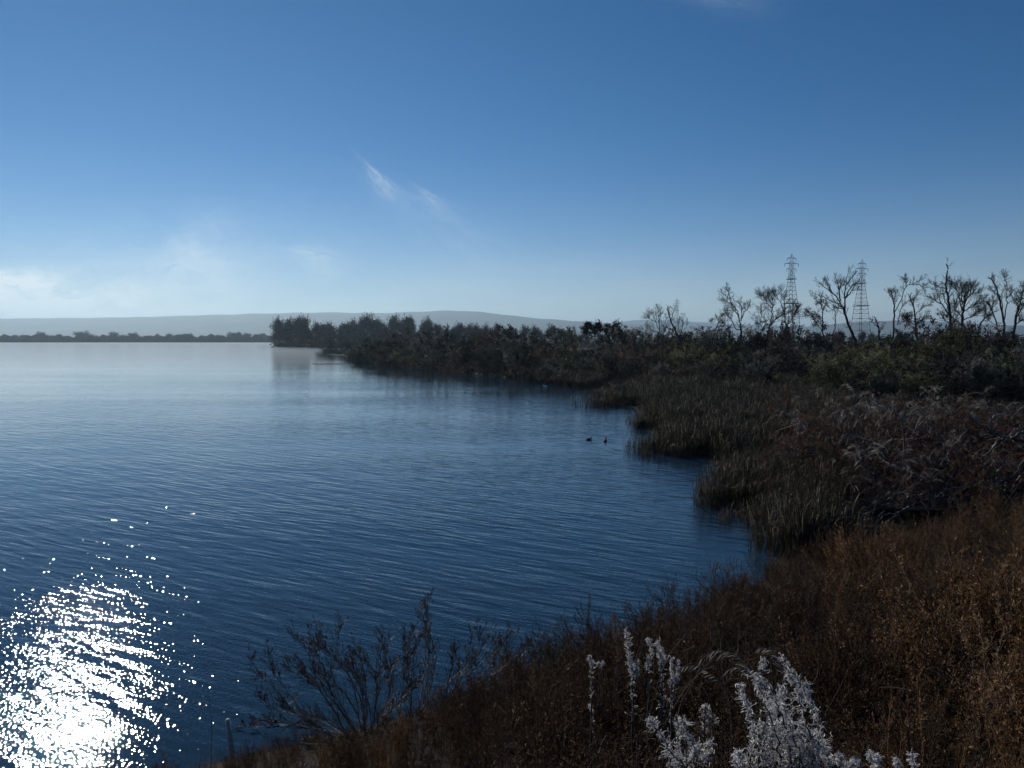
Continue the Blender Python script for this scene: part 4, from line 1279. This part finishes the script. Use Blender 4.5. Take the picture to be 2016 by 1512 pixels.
fan_shrub('waterside_shrub', 12.0, (705, 1462), [
    [(688, 1450), (633, 1362), (600, 1326), (567, 1300)], [(681, 1450), (600, 1399), (556, 1348), (538, 1322), (527, 1278)], [(659, 1450), (597, 1432), (545, 1421), (501, 1419)],
    [(640, 1441), (586, 1410), (541, 1395), (512, 1373)], [(703, 1450), (674, 1392), (652, 1326), (637, 1274), (619, 1222)], [(710, 1443), (692, 1340), (637, 1278), (610, 1262)],
    [(721, 1450), (710, 1377), (685, 1326), (663, 1274), (666, 1228)], [(735, 1450), (721, 1355), (703, 1267)], [(740, 1450), (766, 1370), (755, 1296), (751, 1243)],
    [(742, 1450), (777, 1384), (835, 1326)], [(700, 1440), (660, 1380), (640, 1340), (590, 1300)], [(715, 1440), (715, 1370), (700, 1320), (690, 1290)], [(730, 1440), (742, 1370), (735, 1320), (722, 1300)],
    [(690, 1452), (650, 1420), (610, 1408), (585, 1425)]],
    'bare many-stemmed shrub fanning out over the water, left of its taller neighbour', 51)
fan_shrub('waterside_shrub', 12.6, (835, 1436), [
    [(800, 1428), (868, 1355), (923, 1311), (953, 1234)], [(839, 1428), (931, 1348), (975, 1296), (1000, 1241)], [(870, 1424), (953, 1344), (1011, 1296), (1041, 1267)],
    [(820, 1421), (835, 1326), (839, 1212), (846, 1172)], [(818, 1421), (848, 1340), (843, 1274), (820, 1196)], [(860, 1414), (887, 1326), (890, 1274)], [(785, 1432), (795, 1326), (797, 1232)],
    [(850, 1425), (900, 1350), (940, 1290), (970, 1236)], [(865, 1425), (930, 1370), (985, 1330), (1030, 1290)], [(810, 1425), (810, 1370), (814, 1300), (826, 1240)]],
    'taller bare shrub with upright and right-leaning stems tipped with dark pods', 52)

# ------------------------------------------------------------------ boulders, driftwood, stake
def boulder(px, py, size, seed, label):
    rng = np.random.default_rng(seed)
    import bmesh
    bm = bmesh.new()
    bmesh.ops.create_icosphere(bm, subdivisions=3, radius=1.0)
    offs = rng.normal(size=(7, 3))
    for v in bm.verts:
        p = np.array(v.co)
        k = 1.0
        for o in offs:
            o_ = norm(o)
            k = min(k, 0.72 / max(p @ o_, 0.01) if p @ o_ > 0.6 else k)
        k *= 1 + 0.03 * math.sin(7 * p[0] + seed) * math.sin(6 * p[1]) * math.sin(8 * p[2] + 1)
        v.co = Vector(p * k)
    me = bpy.data.meshes.new('boulder')
    bm.to_mesh(me); bm.free()
    me.materials.append(MAT['rock'])
    p = onz(px, py, 0.1)
    o = obj('boulder', me, None, (p[0], p[1], 0.0), label, 'rock', 'boulders at the waterline')
    o.scale = size
    o.rotation_euler = (0.2, 0.1, seed)
boulder(612, 1452, (0.26, 0.2, 0.11), 3, 'dark boulder at the water edge under the left bare shrub')
boulder(905, 1405, (0.34, 0.28, 0.16), 5, 'rounded boulder at the waterline between the two fans of bare stems')
boulder(800, 1470, (0.22, 0.2, 0.12), 8, 'small half-buried boulder at the foot of the bare shrubs')
def stake():
    G = Geo()
    p = hit(457, 1500, 0.15)
    G.tube([(0, 0, -0.4), (0.0, 0.0, 0.1), (-0.03, 0, 0.4), (-0.055, 0.01, 0.62)], (0.045, 0.045, 0.04, 0.026), 6, 0.5)
    obj('wooden_stake', G.mesh('wooden_stake', MAT['wood']), None, tuple(p), 'bleached broken stake standing at the bottom left of the weeds', 'stake')
    G = Geo()
    q = hit(415, 1508, 0.1)
    D = q[1]
    P = np.array([(0, 0, -0.1)] + [at(x, y, D) - q for x, y in ((417, 1440), (414, 1390), (406, 1345))])
    S = smooth_path(P, 5)
    G.tube(S, np.linspace(0.006, 0.002, len(S)), 4, 0.4)
    obj('dry_stalk', G.mesh('dry_stalk', MAT['bark_grey']), None, tuple(q), 'single tall thin dry stalk left of the broken stake', 'plant')
    G = Geo()
    q = at(596, 1463, 10.9)
    P = np.array([at(x, y, 10.9 + k * 0.05) - q for k, (x, y) in enumerate(((590, 1463), (620, 1465), (645, 1463), (700, 1462)))])
    S = smooth_path(P, 5)
    G.tube(S, np.linspace(0.012, 0.008, len(S)), 5, 0.5)
    obj('driftwood_stick', G.mesh('driftwood_stick', MAT['wood']), None, tuple(q), 'pale stick lying across the dark boulder at the water edge', 'stick')
stake()

# ------------------------------------------------------------------ frosted weeds near the camera
def frost_plant(name, D, stems, label, seed, leaf=0.026, dens=46, mat='frost', spread=0.045, cat='plant', group='frost-whitened weeds'):
    rng = np.random.default_rng(seed)
    b0 = at(*stems[0][0], D)
    g = gz(b0[0], b0[1])
    org = np.array((b0[0], b0[1], g))
    e = empty(name, tuple(org), label, cat, group)
    for L in stems:
        drift = rng.normal() * 0.0012
        P = [at(x, y, D + drift * abs(y - L[0][1])) - org for x, y in L]
        foot = np.array((P[0][0] * 0.6 + rng.normal() * 0.02, rng.normal() * 0.04, -0.05))
        S = smooth_path(np.array([foot] + P), 7)
        S[2:-1] += rng.normal(size=S[2:-1].shape) * 0.006
        G, fo = Geo(), Geo()
        G.tube(S, np.linspace(0.006, 0.002, len(S)), 5, 0.4)
        ln = np.linalg.norm(np.diff(S, axis=0), axis=1).sum()
        nb = int(dens * ln * 1.4)
        for k in range(nb):
            s = rng.uniform(0.25, 1.0)
            i = min(len(S) - 2, int(s * (len(S) - 1)))
            p = S[i] + (S[i + 1] - S[i]) * rng.random()
            d = off_axis(S[i + 1] - S[i], rng, 25, 80)
            tw = rng.uniform(0.3, 1.0) * spread * 2 * (1.2 - 0.7 * s)
            b = branch(p, d, tw, rng, 3, 0.4, 0.1)
            fo.tube(b, (0.0022, 0.002, 0.0016, 0.0008), 3, 0.5 + 0.5 * rng.random())
            # curled leaf: a narrow strip rolling over in three steps
            m = rng.integers(2, 5)
            for q in range(m):
                c = b[rng.integers(1, len(b))]
                dd = norm(rng.normal(size=3) + np.array((0, 0, -0.1)))
                side = norm(np.cross(dd, rng.normal(size=3)))
                curl = norm(np.cross(side, dd))
                L_ = leaf * rng.uniform(0.5, 1.3); w = L_ * rng.uniform(0.09, 0.22)
                pts = [c]
                a = 0.0
                for z in range(4):
                    a += rng.uniform(0.2, 0.9)
                    pts.append(pts[-1] + (dd * math.cos(a) + curl * math.sin(a)) * L_ / 4)
                pts = np.array(pts)
                ww = w * np.array((0.4, 1, 0.9, 0.7, 0.15))[:, None]
                V = np.concatenate((pts - side * ww / 2, pts + side * ww / 2))
                fo.add(V, [(z, z + 1, 6 + z, 5 + z) for z in range(4)], 0.25 + 0.75 * rng.random())
        o = obj('stem', G.mesh(name + '_stem', MAT['bark_grey']), e)
        obj('curled_leaves', fo.mesh(name + '_leaves', MAT[mat]), o)
    return e
frost_plant('frosted_weed', 3.55, [
    [(1540, 1530), (1520, 1420), (1492, 1345), (1503, 1302)], [(1560, 1530), (1545, 1430), (1520, 1370), (1478, 1332)], [(1600, 1530), (1592, 1440), (1572, 1370), (1548, 1315)],
    [(1500, 1530), (1482, 1450), (1470, 1390), (1462, 1350)], [(1580, 1530), (1560, 1450), (1545, 1395), (1535, 1350)], [(1625, 1530), (1615, 1450), (1600, 1385), (1585, 1345)],
    [(1540, 1540), (1530, 1470), (1525, 1420), (1510, 1390)], [(1570, 1540), (1575, 1480), (1585, 1430)], [(1500, 1540), (1500, 1490), (1505, 1450), (1495, 1420)], [(1555, 1540), (1550, 1490), (1556, 1450), (1548, 1410)], [(1475, 1540), (1478, 1490), (1484, 1440)], [(1625, 1540), (1628, 1500), (1622, 1465)], [(1520, 1540), (1515, 1490), (1522, 1440), (1516, 1400)], [(1590, 1540), (1580, 1480), (1572, 1420)], [(1600, 1540), (1600, 1500), (1606, 1470)]],
    'largest frost-white weed, a dense clump of curled leaves at the bottom', 61, 0.024, 56, spread=0.042)
frost_plant('frosted_weed', 3.7, [
    [(1345, 1530), (1325, 1490), (1310, 1460), (1290, 1430), (1278, 1420)], [(1350, 1530), (1335, 1490), (1340, 1450), (1348, 1425), (1330, 1420)], [(1370, 1530), (1370, 1480), (1356, 1450)],
    [(1370, 1535), (1385, 1490), (1400, 1462)], [(1350, 1530), (1365, 1490), (1380, 1470)], [(1330, 1540), (1345, 1500), (1375, 1480)]],
    'V-shaped frosted weed left of the largest one', 62, 0.02, 62, spread=0.04)
frost_plant('frosted_weed', 5.2, [[(1245, 1350), (1240, 1310), (1237, 1270), (1230, 1242)], [(1246, 1350), (1252, 1325), (1256, 1305)]], 'leftmost slender frosted spike against the dark weeds', 63, 0.022, 50, spread=0.03)
frost_plant('frosted_weed', 5.1, [[(1276, 1350), (1274, 1310), (1282, 1280), (1274, 1258)]], 'second slender frosted spike, bent at the top', 64, 0.02, 50, spread=0.025)
frost_plant('frosted_weed', 5.0, [[(1303, 1330), (1298, 1290), (1297, 1262)], [(1303, 1330), (1305, 1300), (1302, 1275)]], 'third frosted spike, a narrow hanging tuft', 65, 0.02, 50, spread=0.02)
frost_plant('frosted_weed', 4.7, [[(1322, 1370), (1323, 1330), (1322, 1295)], [(1324, 1370), (1333, 1330), (1336, 1302)]], 'short frosted double spike above the V-shaped weed', 66, 0.018, 45, spread=0.02)
frost_plant('frosted_weed', 4.2, [[(1402, 1440), (1392, 1410), (1388, 1392), (1395, 1398), (1410, 1418)], [(1388, 1445), (1385, 1420), (1388, 1395)]], 'drooping frosted tuft like a small tassel', 67, 0.02, 60, spread=0.02)
frost_plant('frosted_weed', 3.1, [[(1456, 1540), (1450, 1500), (1452, 1480)]], 'stubby frosted sprig at the bottom edge, left of the largest clump', 68, 0.02, 60, spread=0.02)
frost_plant('frosted_weed', 3.3, [[(1660, 1540), (1655, 1500), (1652, 1486)], [(1668, 1540), (1680, 1505), (1690, 1497)]], 'small frosted sprig at the bottom edge, right of the largest clump', 69, 0.022, 60, spread=0.025)
frost_plant('frosted_weed', 3.3, [[(1725, 1540), (1718, 1500), (1712, 1482)], [(1728, 1540), (1722, 1510), (1728, 1490)]], 'small frosted sprig at the bottom edge, second right of the clump', 70, 0.022, 60, spread=0.025)
frost_plant('frosted_weed', 3.3, [[(1772, 1540), (1768, 1510), (1766, 1494)]], 'tiny frosted sprig at the bottom edge, third right of the clump', 71, 0.02, 60, spread=0.015)
frost_plant('frosted_weed', 3.3, [[(1800, 1540), (1798, 1505), (1796, 1482)]], 'thin frosted sprig at the bottom edge, farthest to the right', 72, 0.02, 60, spread=0.02)
frost_plant('frosted_weed', 6.0, [[(1168, 1420), (1164, 1400), (1160, 1388)]], 'lone small frosted sprig in the dark weeds left of the spikes', 73, 0.018, 60, spread=0.015)
frost_plant('frosted_weed', 5.8, [[(1165, 1330), (1162, 1305), (1160, 1292)], [(1166, 1330), (1178, 1312), (1188, 1304)]], 'small branching frosted sprig at the upper left of the frosted weeds', 74, 0.018, 40, spread=0.02)
frost_plant('frosted_weed', 4.0, [[(1600, 1420), (1590, 1380), (1560, 1320), (1535, 1300)], [(1600, 1420), (1575, 1350), (1548, 1306), (1538, 1290)]], 'arching frosted stems behind the largest clump', 75, 0.016, 30, spread=0.02)

def plume_grass(D, path, label, seed, barbs=18, hang=0.05):
    rng = np.random.default_rng(seed)
    b0 = at(*path[0], D)
    g = gz(b0[0], D)
    org = np.array((b0[0], D, g))
    e = empty('plume_grass', tuple(org), label, 'grass plume', 'pale grass plumes')
    S = smooth_path(np.array([(0, 0, -0.05)] + [at(x, y, D + 0.02 * k) - org for k, (x, y) in enumerate(path)]), 8)
    G = Geo()
    G.tube(S, np.linspace(0.003, 0.0012, len(S)), 4, 0.5)
    obj('stalk', G.mesh('plume_stalk', MAT['plume']), e)
    n = len(S)
    H = Geo()
    for k in range(barbs):
        s = 0.45 + 0.55 * (k + rng.random() * 0.5) / barbs
        i = min(n - 2, int(s * (n - 1)))
        t = norm(S[i + 1] - S[i])
        d = norm(t * 0.8 + np.array((0, rng.normal() * 0.3, -0.55)))
        b = branch(S[i], d, hang * rng.uniform(0.7, 1.3), rng, 4, 0.06, -0.08)
        H.tube(b, (0.0022, 0.0026, 0.0024, 0.0018, 0.0006), 3, 0.6 + 0.4 * rng.random())
    obj('plume', H.mesh('plume_barbs', MAT['plume']), e)
plume_grass(3.9, [(1500, 1420), (1485, 1340), (1468, 1308), (1440, 1286), (1408, 1282), (1380, 1298)], 'pale feathery grass plume arching left above the frosted clump', 81, 20, 0.07)
plume_grass(4.0, [(1560, 1420), (1545, 1340), (1532, 1300), (1518, 1280), (1492, 1275)], 'pale grass plume nodding left just behind the frosted clump', 82, 12, 0.05)
plume_grass(4.2, [(1440, 1430), (1420, 1350), (1395, 1325), (1370, 1312), (1340, 1314)], 'fainter grass plume lower down to the left', 83, 12, 0.04)
plume_grass(3.8, [(1510, 1400), (1492, 1340), (1475, 1322), (1452, 1314), (1428, 1322)], 'brownish grass plume directly above the frosted clump', 84, 14, 0.04)

# ------------------------------------------------------------------ taller single weeds that break the skyline of the bank
def tall_weed(D, stems, label, seed, mat='weed', leaf=0.02, dens=60, group='tall weeds on the edge of the bank'):
    return frost_plant('tall_weed', D, stems, label, seed, leaf, dens, mat, 0.032, 'plant', group)
tall_weed(7.4, [[(1185, 1310), (1168, 1260), (1158, 1215), (1161, 1170)], [(1178, 1300), (1155, 1262), (1142, 1250)], [(1182, 1305), (1195, 1260), (1204, 1235)]], 'tall spiky dark weed standing against the water, tallest of the bank edge', 91)
tall_weed(7.6, [[(1215, 1300), (1211, 1240), (1210, 1208)], [(1218, 1300), (1228, 1250), (1236, 1225)]], 'spiky weed right of the tallest one', 92)
tall_weed(8.5, [[(1275, 1280), (1273, 1230), (1272, 1204)], [(1290, 1280), (1296, 1240), (1299, 1212)]], 'pair of thin weed spikes left of the dense bank edge', 93)
tall_weed(9.5, [[(1345, 1250), (1348, 1210), (1346, 1185)], [(1352, 1250), (1360, 1215), (1366, 1200)]], 'thin weed spike at the bank edge below the bend of the shore', 94)
tall_weed(9.0, [[(1405, 1230), (1408, 1180), (1406, 1156)], [(1400, 1230), (1392, 1200), (1380, 1186)], [(1410, 1230), (1425, 1190), (1432, 1165)]], 'weed with three spikes at the right end of the bank edge', 95)
tall_weed(8.2, [[(1090, 1330), (1088, 1290), (1080, 1262)], [(1092, 1330), (1105, 1290), (1118, 1270)], [(1086, 1330), (1072, 1290), (1062, 1278)]], 'olive-green weed tuft beside the right-leaning bare stems', 96, 'weed_green', 0.024)
tall_weed(4.6, [[(1960, 1420), (1945, 1330), (1935, 1250), (1915, 1190)], [(1962, 1420), (1960, 1320), (1975, 1240), (1960, 1170)], [(1965, 1420), (1985, 1330), (2000, 1260)], [(1958, 1420), (1930, 1340), (1900, 1260), (1895, 1215)]], 'tall orange-brown dry weed at the right edge', 97, 'weed_tan', 0.022, 70)
tall_weed(4.0, [[(1930, 1440), (1920, 1390), (1905, 1340)], [(1935, 1440), (1950, 1380), (1965, 1330)], [(1930, 1440), (1935, 1370), (1930, 1330)]], 'pale tan weed tuft below the orange-brown one', 98, 'weed_tan', 0.02, 70)

# ------------------------------------------------------------------ ducks, white bird, float, drifting weed
def swimmer(name, px, py, size, heading, mat, label, cat, group):
    p = onz(px, py)
    G = Geo()
    sp_ = np.array([(0, -0.27, 0.10), (0, -0.24, 0.085), (0, -0.16, 0.06), (0, -0.05, 0.05), (0, 0.07, 0.05), (0, 0.15, 0.075), (0, 0.185, 0.13), (0, 0.195, 0.19), (0, 0.215, 0.235), (0, 0.25, 0.245), (0, 0.275, 0.235)])
    G.tube(sp_, (0.012, 0.035, 0.085, 0.112, 0.11, 0.08, 0.045, 0.04, 0.05, 0.042, 0.018), 10, 0.5)
    e = empty(name, (p[0], p[1], -0.01), label, cat, group, heading, size)
    obj('body', G.mesh(name + '_body', MAT[mat], True), e)
    B = Geo()
    B.tube([(0, 0.27, 0.235), (0, 0.30, 0.228), (0, 0.325, 0.222)], (0.018, 0.016, 0.008), 6, 0.5)
    obj('bill', B.mesh(name + '_bill', MAT['bill'], True), e)
swimmer('duck', 1160, 866, 0.8, -1.2, 'duck', 'dark duck swimming on the left of the two', 'duck', 'two ducks on the open water')
swimmer('duck', 1191.5, 869, 0.95, -0.35, 'duck', 'dark duck swimming on the right, nearer the reeds', 'duck', 'two ducks on the open water')
swimmer('white_bird', 1071, 759.5, 0.6, 1.4, 'white_bird', 'small white bird on the left at the edge of the reed fringe', 'bird', 'two white birds by the reed fringe')
swimmer('white_bird', 1075, 760.5, 0.7, 1.7, 'white_bird', 'small white bird on the right at the edge of the reed fringe', 'bird', 'two white birds by the reed fringe')
def float_thing():
    p = onz(536.5, 684.2)
    e = empty('float', (p[0], p[1], 0), 'tiny dark float with an upright post off the tip of the wooded point', 'float')
    G = Geo()
    G.tube([(-1.7, 0, 0.15), (-1.2, 0, 0.2), (1.2, 0, 0.2), (1.7, 0, 0.25)], (0.25, 0.4, 0.4, 0.2), 8, 0.5)
    obj('hull', G.mesh('float_hull', MAT['float']), e)
    G = Geo()
    G.tube([(1.0, 0, 0.3), (1.0, 0, 2.0)], (0.22, 0.16), 6, 0.5)
    obj('post', G.mesh('float_post', MAT['float']), e)
float_thing()
def drift_weed():
    rng = np.random.default_rng(77)
    G = Geo()
    for k in range(70):
        x = rng.uniform(618, 668); y = 717 + rng.normal() * 0.5 - (x - 640) * 0.01
        if x > 650 and rng.random() < 0.6: continue
        p = onz(x, y)
        L = rng.uniform(0.3, 1.0)
        a = rng.uniform(-0.5, 0.5)
        G.tube([(p[0] - L * math.cos(a), p[1] - L * math.sin(a), 0.0), (p[0], p[1], rng.uniform(0.02, 0.14)), (p[0] + L * math.cos(a), p[1] + L * math.sin(a), 0.0)], (0.03, 0.07, 0.03), 4, 0.3)
    obj('drifting_weed', G.mesh('drifting_weed', MAT['float']), None, None, 'thin dark raft of drifting weed off the near spit', kind='stuff')
    V, F = [], []
    c = [onz(x, y) for x, y in ((640, 698), (660, 696.3), (700, 696), (720, 700), (700, 699.5), (664, 699))]
    ring = np.array([q[:2] for q in c])
    n = len(ring); ctr = ring.mean(0)
    V = np.vstack((np.column_stack((ring, np.full(n, -0.05))), np.column_stack((ctr + (ring - ctr) * 0.6, np.full(n, 0.22))), [(ctr[0], ctr[1], 0.28)]))
    f = [(i, (i + 1) % n, n + (i + 1) % n, n + i) for i in range(n)] 
    obj('mud_bar', mesh_arrays('mud_bar', V, np.array(f), MAT['ground']), label='low dark mud bar between the spit and the wooded point', kind='structure')
drift_weed()

# ------------------------------------------------------------------ undergrowth that fills the far woods
def undergrowth(name, label, pxs, Yr, hpx, n, size, seed, mat):
    rng = np.random.default_rng(seed)
    G = Geo()
    x = rng.uniform(*pxs, n); Y = rng.uniform(*Yr, n)
    prof = 0.72 + 0.28 * np.sin(x * 0.21 + seed) * np.sin(x * 0.083 + 1)
    z = rng.random(n) ** 0.8 * hpx / F_PX * Y * prof
    X = (x - CX) / F_PX * Y / cp
    G.leaves(np.column_stack((X, Y, z)), size, size * 0.7, rng, (0, 0, 0.6), 0.9, rng.random(n) * 0.6)
    obj(name, G.mesh(name, MAT[mat]), label=label, kind='stuff')
undergrowth('far_undergrowth', 'hazy brush filling the foot of the far shore woods', (-150, 560), (1622, 1650), 17, 22000, 2.4, 5, 'leaf_grove')
undergrowth('grove_undergrowth', 'dark brush filling the foot of the grove on the point', (546, 900), (655, 680), 38, 22000, 1.1, 6, 'leaf_grove')
undergrowth('plain_undergrowth', 'hazy brush on the plain behind the thicket', (860, 2150), (500, 620), 14, 16000, 1.2, 7, 'leaf_grove')

# ------------------------------------------------------------------ haze
def build_haze():
    m, N = new_mat('thin morning haze')
    pv = N.n('ShaderNodeVolumePrincipled')
    pv.inputs['Color'].default_value = (0.57, 0.81, 1.0, 1)
    pv.inputs['Density'].default_value = HAZE
    pv.inputs['Anisotropy'].default_value = 0.45
    out = N.n('ShaderNodeOutputMaterial')
    N.t.links.new(pv.outputs[0], out.inputs['Volume'])
    x, y0, y1, z0, z1 = 17500, -17500, 17500, -6, 425
    v = [(-x, y0, z0), (x, y0, z0), (x, y1, z0), (-x, y1, z0), (-x, y0, z1), (x, y0, z1), (x, y1, z1), (-x, y1, z1)]
    f = [(3, 2, 1, 0), (4, 5, 6, 7), (0, 1, 5, 4), (1, 2, 6, 5), (2, 3, 7, 6), (3, 0, 4, 7)]
    obj('haze', mesh_arrays('haze', v, f, m), label='thin pale blue morning haze', kind='stuff')
HAZE = 1.0e-4
build_haze()
def build_mist():
    """thin steam lying on the cold open water"""
    m, N = new_mat('thin steam on the water')
    pv = N.n('ShaderNodeVolumePrincipled')
    pv.inputs['Color'].default_value = (0.74, 0.88, 1.0, 1)
    pv.inputs['Density'].default_value = MIST
    pv.inputs['Anisotropy'].default_value = 0.3
    out = N.n('ShaderNodeOutputMaterial')
    N.t.links.new(pv.outputs[0], out.inputs['Volume'])
    ring = [(-38, 172), (-66, 258), (-90, 345), (-106, 428), (-130, 508), (-204, 612), (-219, 652), (-216, 1585), (-2600, 1590), (-700, 172)]
    n = len(ring)
    v = [(x, y, 0.03) for x, y in ring] + [(x, y, 1.4) for x, y in ring]
    me = bpy.data.meshes.new('mist')
    me.from_pydata(v, [], [list(range(n))[::-1], list(range(n, 2 * n))] + [(i, (i + 1) % n, n + (i + 1) % n, n + i) for i in range(n)])
    me.materials.append(m)
    obj('mist', me, label='thin steam lying on the open water towards the far shore', kind='stuff')
MIST = 3.8e-3
build_mist()
